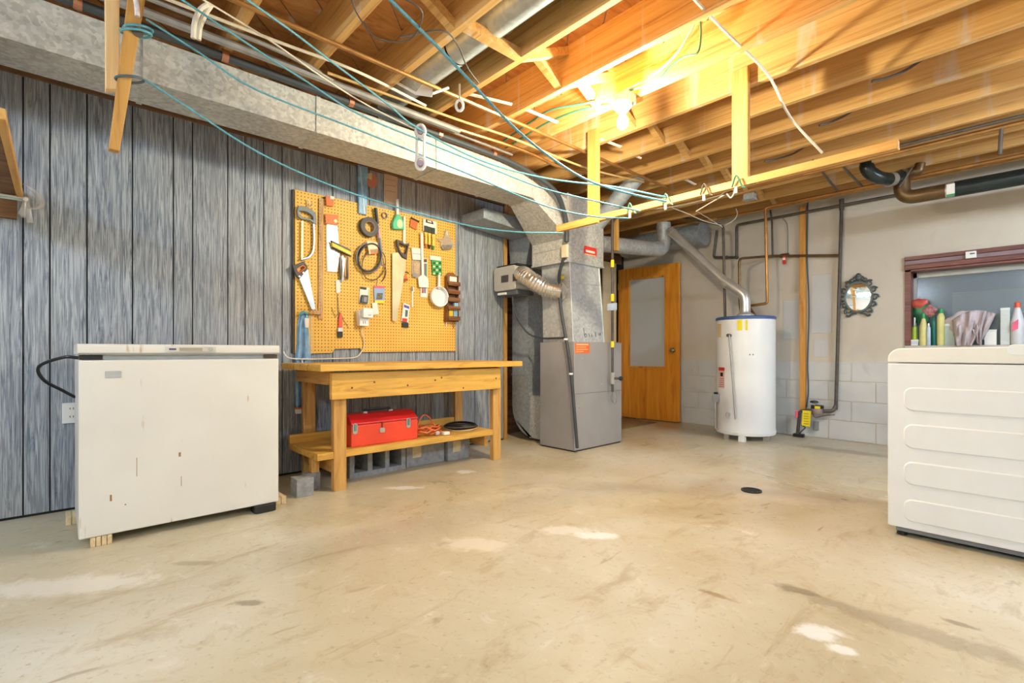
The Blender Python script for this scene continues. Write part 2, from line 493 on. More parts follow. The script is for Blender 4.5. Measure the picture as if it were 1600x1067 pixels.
WINGLASS = glass_mat('window_glass', (0.78, 0.84, 0.88, 1), 0.05, 0.12, rgb(168,180,190), 0.3)
DOORGLASS = glass_mat('reeded_door_glass', (0.85, 0.88, 0.9, 1), 0.2, 0.3, rgb(216,219,222), 0.72)
CLEARBAG = glass_mat('clear_plastic_bag', (0.96, 0.96, 0.97, 1), 0.10, 0.25, rgb(220,214,204), 0.24)
def emis(name, col, s):
    m, nt, bs = newmat(name)
    v = coords(nt); nn = noise(nt, v, 4, 1)
    nt.links.new(ramp(nt, nn, [(0, col), (1, col)]), bs.inputs['Emission Color'])
    bs.inputs['Emission Strength'].default_value = s
    bs.inputs['Base Color'].default_value = (0.9, 0.9, 0.9, 1)
    return m
TUBE = emis('fill_tube_glow', (0.70, 0.85, 1.0, 1), TUBE_E)  # glow of the added fill tubes
TUBE_WEAK = emis('weak_fill_tube_glow', (0.74, 0.87, 1.0, 1), TUBE_E*0.42)  # dimmer glow for the added tube near the panelled wall
BULB = emis('bulb_glow', (1.0, 0.86, 0.6, 1), 30.0)

# ------------------------------------------------------------------ the room
XL, XR, YR, YB = -0.25, 5.6, -2.2, 5.87          # alcove plane, far side wall, rear wall, back wall
ZJ, ZS = 2.46, 2.695                             # underside of joists, underside of subfloor

struct('floor', MB().box(-1.3, XR+0.2, YR-0.2, 7.4, -0.15, 0.0), FLOOR, origin=(0,0,0))

# panelled wall: dark backing with separate planks, dark grooves between them
wl = struct('wall_left', MB().box(-0.12, -0.008, YR, 3.36, 0.0, 2.70), DARKGAP, origin=(0,0,0))
gro = [36, 78, 136, 207, 271, 301, 356, 383, 412, 441, 478, 520, 547, 577, 627, 650, 673, 700, 716, 742, 762]
ys = [PX(g, 550, 0).y for g in gro]
y = ys[0]; left = []
for st in (0.14, 0.20, 0.10, 0.17, 0.22, 0.12, 0.2, 0.16, 0.22, 0.11, 0.2, 0.16):
    y -= st; left.append(y)
ys = [YR] + sorted(v for v in left if v > YR+0.05) + ys + [3.36]
for a, b in zip(ys[:-1], ys[1:]):
    MB().box(-0.008, 0.0, a+0.0035, b-0.0035, 0.015, 2.395).build('plank', PANEL, wl)
struct('trim_1', MB().box(-0.008, 0.028, YR, 3.36, 2.395, 2.455), W_BROWN)
struct('trim_2', MB().box(-0.12, 0.012, 3.36, 3.40, 0.0, 2.455), W_LIGHT_Z)

# alcove wall behind the furnace with the doorway
al = struct('wall_alcove', MB().box(-0.36, XL-0.012, 3.3, 4.50, 0.0, 2.7).box(-0.36, XL-0.012, 4.50, 5.87, 2.06, 2.7).box(-0.36, XL-0.012, 5.36, 5.87, 0.0, 2.06), DARKGAP, origin=(0,0,0))
z = 0.0
while z < 2.68:
    h = min(0.19, 2.69 - z)
    MB().box(XL-0.012, XL, 3.42, 4.44, z+0.002, z+h-0.003).build('board', W_BROWN, al)
    z += 0.19
MB().box(XL-0.012, XL, 4.44, 5.80, 2.12, 2.69).build('board', W_BROWN, al)
struct('trim_3', MB().box(-0.37, XL+0.012, 4.44, 4.52, 0.0, 2.12).box(-0.37, XL+0.012, 4.52, 5.36, 2.05, 2.12), W_LIGHT_Z)
struct('trim_5', MB().box(-0.255, XL+0.012, 5.36, 5.66, 0.0, 2.12), CREAM)
struct('wall_hall', MB().box(-1.3, -1.15, 3.0, 7.4, 0.0, 2.7).box(-1.3, XL-0.1, 7.3, 7.4, 0.0, 2.7).box(XL-0.15, XL-0.1, YB+0.28, 7.3, 0.0, 2.7).box(-1.3, XL-0.1, 3.0, 3.1, 0.0, 2.7), CREAM)

# back wall: parged above, painted block courses below
WX0, WX1, WZ0, WZ1 = 2.875, 4.20, 0.93, 1.79     # window opening
wb = struct('wall_back', MB()
    .box(XL-0.1, WX0, YB, YB+0.28, 0.0, 2.7).box(WX1, XR, YB, YB+0.28, 0.0, 2.7)
    .box(WX0, WX1, YB, YB+0.28, 0.0, WZ0).box(WX0, WX1, YB, YB+0.28, WZ1, 2.7), PARGE, origin=(0,0,0))
for c in range(4):
    z0 = 0.0 + c*0.2
    x = XL - 0.1 + (0.0 if c % 2 else -0.2)
    while x < XR:
        a, b = max(x, XL-0.1)+0.004, min(x+0.40, XR)-0.004
        if b - a > 0.03:
            MB().box(a, b, YB-0.006-random.random()*0.003, YB+0.01, z0+0.004, z0+0.196).build('block', BLOCKP, wb, bevel=0.003)
        x += 0.40
# a few block faces that show through the parging
for px0, px1, py0, py1 in ((1224, 1247, 471, 499), (1224, 1247, 500, 530), (1272, 1293, 530, 558), (1268, 1300, 430, 520)):
    a = PY(px0, py0, YB); b = PY(px1, py1, YB)
    MB().box(a.x, b.x, YB-0.004, YB+0.01, b.z, a.z).build('block', BLOCKP, wb, bevel=0.003)
struct('wall_right', MB().box(XR, XR+0.15, YR, YB+0.28, 0.0, 2.7), PARGE, origin=(0,0,0))
struct('wall_rear', MB().box(XL-0.1, XR, YR-0.15, YR, 0.0, 2.7), PARGE, origin=(0,0,0))

# ceiling: subfloor boards laid on the diagonal over joists with cross bridging
ce = struct('ceiling', MB().box(-1.3, XR+0.15, YR-0.15, YB+0.28, ZS+0.010, ZS+0.06).box(-1.3, XL-0.1, YB+0.28, 7.4, ZS+0.010, ZS+0.06), EFFLO, origin=(0,0,0))
def clip(poly, x0, x1, y0, y1):
    for ax, lim, sg in ((0, x0, 1), (0, x1, -1), (1, y0, 1), (1, y1, -1)):
        out = []
        for i in range(len(poly)):
            p, q = poly[i-1], poly[i]
            dp, dq = (p[ax]-lim)*sg, (q[ax]-lim)*sg
            if dp >= 0: 
                if not out or out[-1] != p: out.append(p)
            if dp*dq < 0:
                t = dp/(dp-dq); out.append((p[0]+(q[0]-p[0])*t, p[1]+(q[1]-p[1])*t))
            if dq >= 0: out.append(q)
        cl = []
        for p in out:
            if not cl or abs(p[0]-cl[-1][0])+abs(p[1]-cl[-1][1]) > 1e-6: cl.append(p)
        if len(cl) > 1 and abs(cl[0][0]-cl[-1][0])+abs(cl[0][1]-cl[-1][1]) < 1e-6: cl.pop()
        poly = cl
        if len(poly) < 3: return []
    return poly
s2 = 0.7071
k = -2.2*s2 - 0.6
while k < 12*s2:
    w = 0.186
    # strip across the normal (1,1)/sqrt2, running along (-1,1)
    q = []
    for n_, t_ in ((k+0.004, -9), (k+w-0.004, -9), (k+w-0.004, 9), (k+0.004, 9)):
        q.append((s2*n_ - s2*t_, s2*n_ + s2*t_))
    poly = clip(q, XL-0.1, XR, YR, YB)
    if len(poly) >= 3:
        MB().prism(poly, 'Z', ZS, ZS+0.011).build('subfloor_board', W_SUB, ce)
    k += w
JY = [1.80 + 0.39*i for i in range(-10, 11)]
for jy in JY:
    if jy < YR + 0.05: continue
    if jy > YB - 0.02: continue
    MB().box(XL-0.1, XR, jy, jy+0.038, ZJ, ZS).build('joist', W_JOIST, ce, bevel=0.002)
for j in range(len(JY)-1):
    if JY[j] < YR + 0.05 or JY[j+1] > YB: continue
    a, b = JY[j]+0.038, JY[j+1]
    for bx in (1.78, 4.3):
        for sg in (0, 1):
            za, zb = (ZJ+0.005, ZS-0.06) if sg else (ZS-0.06, ZJ+0.005)
            x0 = bx + sg*0.055
            if j == 9 and bx < 2: za, zb = ((ZJ-0.0, ZJ-0.0) if sg else (ZS-0.05, ZS-0.07))
            MB().hexa([(x0,a,za),(x0+0.045,a,za),(x0+0.045,b,zb),(x0,b,zb)],
                      [(x0,a,za+0.05),(x0+0.045,a,za+0.05),(x0+0.045,b,zb+0.05),(x0,b,zb+0.05)]).build('bridging', W_JOIST, ce)

# ---------------- window with its well
wn = group_struct('window_1', (WX0, YB, WZ0))
MB().box(WX0, WX0+0.045, YB-0.012, YB+0.20, WZ0+0.03, WZ1).box(WX1-0.045, WX1, YB-0.012, YB+0.2, WZ0+0.03, WZ1).build('window_jamb', W_WINDOW, wn)
for i, (za, zb, yo) in enumerate(((1.755, 1.79, -0.030), (1.715, 1.753, -0.020), (1.672, 1.713, -0.028), (1.650, 1.671, -0.012))):
    MB().box(WX0+0.0, WX1, YB+yo, YB+0.20, za, zb).build('head_board', W_WINDOW if i != 1 else plain('stained_board', rgb(134,112,116), 0.5), wn, bevel=0.003)
MB().box(WX0+0.045, WX1-0.045, YB+0.14, YB+0.16, 1.605, 1.650).box(WX0+0.045, WX0+0.07, YB+0.14, YB+0.16, WZ0+0.03, 1.65).box(WX1-0.07, WX1-0.045, YB+0.14, YB+0.16, WZ0+0.03, 1.65).build('sash', plain('sash_metal', rgb(186,188,184), 0.4, 0.3), wn)
MB().box(WX0+0.045, WX1-0.045, YB+0.147, YB+0.152, WZ0+0.03, 1.63).build('pane', WINGLASS, wn)
MB().box(WX0, WX1, YB-0.02, YB+0.28, WZ0-0.012, WZ0+0.03).build('sill', plain('sill_paint', rgb(188,184,176), 0.6), wn, bevel=0.004)
cp = PY(1517, 398, YB-0.035)
MB().box(cp.x-0.035, cp.x+0.035, YB-0.045, YB-0.02, cp.z-0.03, cp.z+0.03).build('latch_plate', WHITEP, wn, bevel=0.004)
MB().box(cp.x-0.005, cp.x+0.025, YB-0.05, YB-0.044, cp.z+0.004, cp.z+0.012).build('latch_slot', BLACK, wn)
struct('wall_window_well', MB().box(WX0-0.3, WX1+0.3, 6.75, 6.9, 0.6, 2.6).box(WX0-0.3, WX0-0.2, YB+0.28, 6.75, 0.6, 2.6).box(WX1+0.2, WX1+0.3, YB+0.28, 6.75, 0.6, 2.6)
       .box(WX0-0.3, WX1+0.3, YB+0.28, 6.75, 0.6, 0.7), plain('well_concrete', rgb(150,160,170), 0.9, var=0.08))
lg = PY(1488, 458, 6.55)
struct('trim_4', MB().box(lg.x, WX1+0.19, 6.50, 6.74, 0.71, lg.z), plain('pane_reflection_beige', rgb(206,196,178), 0.9, var=0.06), bevel=0.01)  # beige block put in for the beige reflection in the pane

# ---------------- open wooden door with a tall glass light
DA, DB = Vector((-0.235, 5.70, 0)), Vector((0.645, 5.755, 0))
dn = (DB - DA); DL = dn.length; dn.normalize(); dp = Vector((-dn.y, dn.x, 0))     # dp points to the wall
dr = group_struct('door_1', tuple(DA))
def dbox(name, u0, u1, z0, z1, t0, t1, m, parent=dr, **kw):
    c = lambda u, t, z: DA + dn*u + dp*t + UP*z
    return MB().hexa([c(u0,t0,z0), c(u1,t0,z0), c(u1,t1,z0), c(u0,t1,z0)], [c(u0,t0,z1), c(u1,t0,z1), c(u1,t1,z1), c(u0,t1,z1)]).build(name, m, parent, **kw)
GU0, GU1, GZ0, GZ1 = 0.17, 0.70, 0.70, 1.885
dbox('stile', 0.0, GU0, 0.012, 2.035, 0, 0.04, W_DOOR, bevel=0.002)
dbox('stile', GU1, DL, 0.012, 2.035, 0, 0.04, W_DOOR, bevel=0.002)
dbox('bottom_rail', GU0, GU1, 0.012, GZ0, 0, 0.04, W_DOOR)
dbox('top_rail', GU0, GU1, GZ1, 2.035, 0, 0.04, W_DOOR)
for u0, u1, z0, z1 in ((GU0-0.012, GU0+0.012, GZ0-0.012, GZ1+0.012), (GU1-0.012, GU1+0.012, GZ0-0.012, GZ1+0.012), (GU0, GU1, GZ0-0.012, GZ0+0.012), (GU0, GU1, GZ1-0.012, GZ1+0.012)):
    dbox('glazing_bead', u0, u1, z0, z1, -0.010, 0.01, W_DOOR)
dbox('pane', GU0, GU1, GZ0, GZ1, 0.016, 0.022, DOORGLASS)
kc = DA + dn*(DL-0.075) + UP*0.925
MB().lathe(kc, [(0.030,-0.001),(0.030,-0.008),(0.012,-0.012),(0.011,-0.035),(0.026,-0.045),(0.029,-0.058),(0.022,-0.070),(0.004,-0.074)], 16, 'Y').build('door_knob', plain('brass', rgb(206,186,140), 0.25, 0.8), dr, smooth=True)
for zz in (0.25, 1.0, 1.8):
    MB().lathe(DA + dn*0.0 - dp*0.006 + UP*zz, [(0.007,-0.045),(0.007,0.045)], 8).build('hinge', plain('hinge_brass', rgb(176,150,98), 0.35, 0.7), dr)

mt = PZ(967, 674, 0); mt2 = PZ(1025, 660, 0)
solo('door_mat', MB().hexa([(-0.2,4.35,0.001),(0.46,4.35,0.001),(0.43,5.60,0.001),(-0.2,5.60,0.001)], [(-0.2,4.35,0.009),(0.46,4.35,0.009),(0.43,5.60,0.009),(-0.2,5.60,0.009)]),
     plain('brown_mat', rgb(156,120,70), 0.95, var=0.35, scale=40), 'thin brown mat on the floor in front of the open wooden door', 'mat')

# ------------------------------------------------------------------ lamps
# bare bulb in a porcelain holder, the room's own lamp
bp = Vector((2.03, 2.45, 2.30))
lamp = thing('bare_bulb_lamp', (bp.x, 2.50, 2.46), 'lit bare light bulb in a porcelain holder under the joists', 'lamp')
MB().box(bp.x-0.05, bp.x+0.05, 2.49, 2.585, 2.405, 2.47).build('junction_box', GALV, lamp, bevel=0.006)
MB().lathe((bp.x, bp.y+0.06, 2.36), [(0.022,-0.012),(0.036,0.0),(0.055,0.022),(0.057,0.045)], 18).build('lamp_holder', WHITEP, lamp, smooth=True)
MB().lathe((bp.x, bp.y+0.06, 2.30), [(0.002,-0.052),(0.018,-0.048),(0.030,-0.033),(0.034,-0.012),(0.030,0.010),(0.018,0.034),(0.014,0.050)], 18).build('bulb', BULB, lamp, smooth=True)
ld = bpy.data.lights.new('bulb_light', 'POINT'); ld.energy = BULB_W; ld.color = (1.0, 0.875, 0.60); ld.shadow_soft_size = 0.035
lo = bpy.data.objects.new('bulb_light', ld); COL.objects.link(lo); lo.location = (bp.x, bp.y+0.01, 2.27); 
lo.parent = lamp; lo.location = Vector((bp.x, bp.y+0.01, 2.27)) - WLOC[lamp.name]

def fill_tube_light(x0, x1, y0, y1, z, label, glow=TUBE):  # unseen tube lamps, added for the cool fill
    t = thing('fill_tube_light', ((x0+x1)/2, (y0+y1)/2, z), label, 'lamp', 'added tube fill lights under the joists')
    MB().box(x0, x1, y0, y1, z+0.045, z+0.09).build('housing', WHITE, t, bevel=0.005)
    alongx = (x1-x0) > (y1-y0)
    for o in (-0.05, 0.05):
        if alongx:
            yc = (y0+y1)/2+o; pth = [(x0+0.03,yc,z+0.02),(x1-0.03,yc,z+0.02)]
        else:
            xc = (x0+x1)/2+o; pth = [(xc,y0+0.03,z+0.02),(xc,y1-0.03,z+0.02)]
        MB().tube(pth, 0.019, 8).build('tube', glow, t, smooth=True)
    for a in (0.12, 0.88):
        cx, cy = (x0+(x1-x0)*a, (y0+y1)/2) if alongx else ((x0+x1)/2, y0+(y1-y0)*a)
        MB().tube([(cx,cy,z+0.09),(cx,cy,ZJ+0.03)], 0.004, 6).build('chain', SCREW, t)
fill_tube_light(0.92, 2.2, -1.62, -1.42, 2.16, 'added twin tube light hanging behind the viewer near the panelled wall', TUBE_WEAK)  # added unseen lamp, placed by the mirror glare, kept weak as fill
fill_tube_light(3.7, 5.0, -1.1, -0.9, 2.28, 'added twin tube fill light hanging behind the viewer on the washer side')  # added fill lamp behind the viewer, out of view
fill_tube_light(4.85, 5.05, 3.3, 4.6, 2.28, 'added twin tube fill light hanging off to the side beyond the washer')  # added side lamp out of view, brightens heater and back wall

# ------------------------------------------------------------------ chest freezer
def freezer():
    x0, x1, y0, y1 = 0.14, 0.785, 0.07, 0.93
    t = thing('chest_freezer', ((x0+x1)/2, (y0+y1)/2, 0.0), 'off-white chest freezer with rust marks standing against the grey panelling', 'freezer')
    m, nt, bs = newmat('freezer_enamel')
    v = coords(nt, rnd=False)
    c = ramp(nt, noise(nt, v, 2.5, 2), [(0.3, rgb(216,213,206)), (0.7, rgb(224,222,215))])
    vd = coords(nt, (1, 34, 2.6), rnd=False)
    r1 = noise(nt, vd, 1.4, 2, 0.1)
    r2 = noise(nt, coords(nt, (1, 3, 3), rnd=False), 2.0, 2)
    k = N(nt, 'ShaderNodeMath', operation='MULTIPLY'); nt.links.new(r1, k.inputs[0]); nt.links.new(r2, k.inputs[1])
    c = mixc(nt, ramp(nt, k.outputs[0], [(0.42, (0,0,0,1)), (0.50, (0.8,0.8,0.8,1))]), c, rgb(176,128,78))
    nt.links.new(c, bs.inputs['Base Color']); bs.inputs['Roughness'].default_value = 0.35
    MB().box(x0, x1, y0, y1, 0.045, 0.862).build('body', m, t, bevel=0.006)
    for yy, zz, w, h in ((0.18, 0.20, 0.008, 0.03), (0.45, 0.37, 0.010, 0.022), (0.28, 0.30, 0.0025, 0.09), (0.235, 0.17, 0.006, 0.006), (0.46, 0.22, 0.0025, 0.05)):
        MB().box(x1-0.001, x1+0.0006, yy, yy+w, zz, zz+h).build('rust_mark', plain('rust', rgb(160,124,84), 0.9, var=0.4, scale=60), t)
    MB().box(x0+0.02, x1-0.022, y0+0.012, y1-0.012, 0.862, 0.888).build('gasket', plain('grey_gasket', rgb(176,182,184), 0.6), t)
    MB().box(x1-0.06, x1-0.012, y0+0.003, y0+0.085, 0.864, 0.886).build('lid_gap_wedge', BLACK, t)  # black wedge put in for the dark gap under the lid
    MB().box(x1-0.05, x1-0.014, y1-0.075, y1-0.004, 0.866, 0.886).build('lid_gap_wedge', plain('lid_gap_shadow_brown', rgb(96,80,66), 0.7), t)  # far wedge of the lid gap, its shadow put into the brown
    ld_ = MB().prism(rrect(x0-0.004, x1+0.006, 0.888, 0.938, 0.012), 'Y', y0-0.004, y1+0.002).build('lid', m, t, smooth=True)
    MB().box(x1-0.012, x1+0.0075, y0, y1, 0.889, 0.896).build('lid_shade_strip', plain('lid_shadow_strip', rgb(150,146,140), 0.5), ld_)  # darker strip drawn in as the shadow line under the lid
    pa, pb = PX(259, 545, x1), PX(337, 545, x1)
    MB().box(x1+0.002, x1+0.012, pa.y, pb.y, 0.901, 0.929).build('handle_panel', plain('handle_silver', rgb(216,214,206), 0.3, 0.3), ld_, bevel=0.003)
    MB().box(x1+0.010, x1+0.0135, pa.y+0.055, pa.y+0.155, 0.906, 0.922).build('handle_recess', plain('recess_tan', rgb(166,158,138), 0.4), ld_)
    MB().box(x1+0.010, x1+0.0135, pa.y+0.012, pa.y+0.042, 0.910, 0.919).build('nameplate', plain('nameplate_ink', rgb(84,74,116), 0.5), ld_)
    MB().lathe((x1+0.012, pb.y-0.025, 0.915), [(0.011,0),(0.011,0.004),(0.006,0.0045)], 16, 'X').build('lock', SCREW, ld_)
    p = PX(177, 585, x1)
    MB().box(x1-0.001, x1+0.003, p.y-0.030, p.y+0.030, p.z-0.016, p.z+0.016).build('badge', plain('badge_silver', rgb(196,202,208), 0.25, 0.5), t, bevel=0.002)
    return t
freezer()
W_PALE = wood('pale_block_wood', rgb(226,206,168), rgb(212,188,146), rgb(176,146,104), 'X')
for i, (a, b, c, d, lab) in enumerate(((0.66, 0.785, 0.11, 0.19, 'small pine block under the near corner of the freezer'),
                             (0.20, 0.32, 0.03, 0.13, 'small pine block under the wall side of the freezer'),
                             (0.56, 0.70, 0.88, 1.00, 'pine block sticking out beyond the far end of the freezer'))):
    bl = thing('wood_block', ((a+b)/2, (c+d)/2, 0), lab, 'block', 'blocks under the freezer')
    n = 4
    for k in range(n):
        MB().box(a, b, c+(d-c)*k/n+0.001, c+(d-c)*(k+1)/n-0.001, 0.0, 0.044).build('slat', W_PALE, bl, bevel=0.003)
solo('rubber_foot_pad', MB().prism(rrect(0.70, 0.80, 0.80, 0.915, 0.02), 'Z', 0.0, 0.044), BLACK, 'black rubber pad under the far front corner of the freezer', 'pad', bevel=0.004)
o = thing('wall_outlet', (0, PX(111, 645, 0).y, PX(111, 645, 0).z), 'white double outlet on the grey panelling beside the freezer', 'outlet')
oy, oz = WLOC[o.name].y, WLOC[o.name].z
MB().box(0.0, 0.008, oy-0.038, oy+0.055, oz-0.058, oz+0.058).build('cover_plate', WHITEP, o, bevel=0.003)
for dz in (-0.022, 0.024):
    MB().prism(rrect(oy-0.016, oy+0.020, oz+dz-0.014, oz+dz+0.014, 0.010), 'X', 0.008, 0.011).build('socket', CARD, o)
    for dy in (-0.006, 0.008):
        MB().box(0.0105, 0.0116, oy+dy, oy+dy+0.003, oz+dz-0.004, oz+dz+0.007).build('slot', BLACK, o)
a = PX(124, 562, 0.5)
solo('freezer_cord', MB().tube(curve([(0.62, 0.075, 0.872), (0.60, 0.02, 0.875), (0.45, -0.065, 0.83), (0.36, -0.05, 0.76), (0.30, 0.02, 0.70), (0.25, 0.068, 0.66)], 6), 0.008, 8), BLACK,
     'black power cord looping out behind the freezer lid', 'cord', smooth=True)

# ------------------------------------------------------------------ work bench
def bench():
    t = thing('work_bench', (0.42, 2.03, 0.0), 'pine work bench with deep front board under the pegboard', 'bench')
    # top of planks
    for i, (a, b) in enumerate(((0.075, 0.30), (0.303, 0.53), (0.533, 0.755))):
        MB().box(a, b, 1.165+0.008*i, 2.90, 0.780, 0.823).build('top_plank', W_BENCH_Y, t, bevel=0.003)
    MB().box(0.66, 0.70, 1.275, 2.70, 0.597, 0.768).build('apron', W_BENCH_Y, t, bevel=0.003)
    MB().box(0.10, 0.66, 1.262, 1.300, 0.690, 0.778).build('side_rail', W_BENCH_X, t)
    MB().box(0.10, 0.66, 2.690, 2.728, 0.690, 0.778).build('side_rail', W_BENCH_X, t)
    for x, y, n in ((0.615, 1.305, 'leg'), (0.615, 2.655, 'leg'), (0.085, 1.305, 'leg'), (0.085, 2.655, 'leg')):
        MB().box(x, x+0.044, y, y+0.085, 0.0, 0.70 if x > 0.3 else 0.69).build(n, W_BENCH_Z, t, bevel=0.003)
    for p in ((585, 597), (680, 594), (690, 590), (775, 591), (637, 602), (724, 606), (550, 606)):
        q = PX(p[0], p[1], 0.70)
        MB().lathe(q, [(0.007,-0.001),(0.007,0.0006)], 10, 'X').build('knot', plain('knot_brown', rgb(96,56,24), 0.7), t)
    # lower shelf
    for a, b in ((0.14, 0.395), (0.40, 0.655)):
        MB().box(a, b, 1.20, 2.66, 0.212, 0.256).build('shelf_board', W_BENCH_Y, t, bevel=0.003)
    MB().box(0.16, 0.61, 1.30, 1.34, 0.12, 0.212).build('shelf_bearer', W_BENCH_X, t)
    MB().box(0.16, 0.61, 2.60, 2.64, 0.12, 0.212).build('shelf_bearer', W_BENCH_X, t)
    MB().box(0.13, 0.16, 1.20, 2.62, 0.256, 0.315).build('back_ledge', W_BENCH_Y, t)
    MB().box(0.49, 0.535, 1.21, 1.26, 0.115, 0.212).build('prop', W_BENCH_Z, t)
bench()
solo('brick', MB().box(0.53, 0.64, 1.08, 1.185, 0.0, 0.113).box(0.47, 0.53, 1.17, 1.27, 0.0, 0.113), CINDER, 'grey concrete brick on the floor under the near end of the bench shelf', 'brick', bevel=0.004)

def cinder(y0, y1, x0, x1, h, label, holes):
    t = thing('cinder_block', ((x0+x1)/2, (y0+y1)/2, 0), label, 'block', 'blocks under the bench shelf')
    if holes:
        L = y1 - y0; w = 0.035; n = 3
        hw = (L - w*(n+1)) / n
        m = MB().box(x0, x1, y0, y1, 0, w).box(x0, x1, y0, y1, h-w*0.6, h)
        for k in range(n+1):
            m.box(x0, x1, y0+k*(hw+w), y0+k*(hw+w)+w, w, h-w*0.6)
        m.build('web', CINDER, t)
        MB().box(x0, x0+0.02, y0, y1, w, h-0.02).build('back_face', CINDER, t)
    else:
        MB().box(x0, x1, y0, y1, 0, h).build('body', CINDER, t, bevel=0.006)
        MB().box(x1-0.002, x1+0.004, y0+0.05, y0+0.13, 0.07, 0.16).build('mortar_smear', MORTARY, t, bevel=0.002)
    return t
cinder(1.52, 1.97, 0.20, 0.42, 0.205, 'hollow concrete block with three open cores behind the bench leg', True)
cinder(1.985, 2.34, 0.24, 0.41, 0.205, 'solid grey concrete block in the middle under the bench shelf', False)
cinder(2.352, 2.58, 0.26, 0.44, 0.205, 'small concrete block with mortar under the far end of the shelf', False)

def toolbox():
    x0, x1, y0, y1, z0 = 0.36, 0.60, 1.45, 1.965, 0.257
    t = thing('toolbox', ((x0+x1)/2, (y0+y1)/2, z0), 'red metal toolbox with two silver latches on the bench shelf', 'toolbox')
    MB().box(x0, x1, y0, y1, z0, z0+0.145).build('body', REDBOX, t, bevel=0.005)
    xm = (x0+x1)/2
    ld_ = MB().prism([(x0, z0+0.147), (x1+0.003, z0+0.147), (x1+0.003, z0+0.160), (xm+0.045, z0+0.212), (xm-0.045, z0+0.212), (x0, z0+0.160)], 'Y', y0, y1).build('lid', REDTOP, t, bevel=0.004)
    MB().tube(fillet([(xm,1.60,z0+0.212),(xm,1.60,z0+0.232),(xm,1.80,z0+0.232),(xm,1.80,z0+0.212)], 0.02), 0.009, 8).build('handle', BLACK, ld_, smooth=True)
    for yy in (1.60, 1.80):
        MB().box(xm-0.02, xm+0.02, yy-0.014, yy+0.014, z0+0.211, z0+0.222).build('handle_mount', SCREW, ld_)
    for yy in (1.475, 1.885):
        MB().prism(rrect(yy-0.018, yy+0.018, z0+0.088, z0+0.160, 0.014), 'X', x1, x1+0.006).build('latch', SCREW, t, bevel=0.002)
        MB().box(x1+0.005, x1+0.010, yy-0.008, yy+0.008, z0+0.110, z0+0.158).build('latch_bar', plain('latch_teal', rgb(120,150,150), 0.3, 0.6), t)
    yy = 1.675
    MB().prism(rrect(yy-0.020, yy+0.020, z0+0.078, z0+0.112, 0.010), 'X', x1, x1+0.007).build('hasp', SCREW, t)
    MB().tube([(x1+0.004,yy,z0+0.112),(x1+0.005,yy,z0+0.150)], 0.004, 6).build('hasp_pin', plain('dark_pin', rgb(110,40,30), 0.4), t)
toolbox()

# orange extension cord heaped beside the toolbox
pts = []
cx, cy = 0.50, 2.09
for i in range(90):
    a = i*0.36; r = 0.085 + 0.035*math.sin(i*0.61)
    pts.append((cx + r*0.9*math.cos(a), cy + r*1.1*math.sin(a), 0.268 + 0.0006*i + 0.016*math.sin(i*1.3)**2))
loop = [(0.50,2.02,0.30),(0.50,2.04,0.37),(0.49,2.09,0.41),(0.49,2.14,0.385),(0.50,2.19,0.31),(0.53,2.23,0.27)]
ec = thing('extension_cord', (0.5, 2.1, 0.258), 'orange extension cord heaped on the bench shelf beside the toolbox', 'cord')
MB().tube(curve(pts, 2), 0.0065, 6).build('cord', CORD, ec, smooth=True)
MB().tube(curve(loop, 6), 0.0065, 6).build('cord', CORD, ec, smooth=True)
MB().box(0.60, 0.635, 2.18, 2.235, 0.258, 0.285).build('plug', WHITEP, ec, bevel=0.006)
MB().box(0.575, 0.60, 2.13, 2.165, 0.262, 0.292).build('plug', plain('grey_plug', rgb(190,188,190), 0.4), ec, bevel=0.006)
# coil of dark cable
cc = thing('coiled_cable', (0.44, 2.47, 0.257), 'flat coil of black and tan cable at the far end of the bench shelf', 'cable')
for k, (r, z_, m_) in enumerate(((0.135, 0.266, plain('tan_cable', rgb(196,172,120), 0.6)), (0.125, 0.277, BLACK), (0.140, 0.287, plain('grey_cable', rgb(70,66,62), 0.6)), (0.13, 0.297, BLACK))):
    MB().tube([(0.46+r*math.cos(a*PI/12), 2.47+r*math.sin(a*PI/12)*0.95, z_+0.004*math.sin(a*PI/6+k)) for a in range(24)], 0.007, 6, closed=True).build('loop', m_, cc, smooth=True)

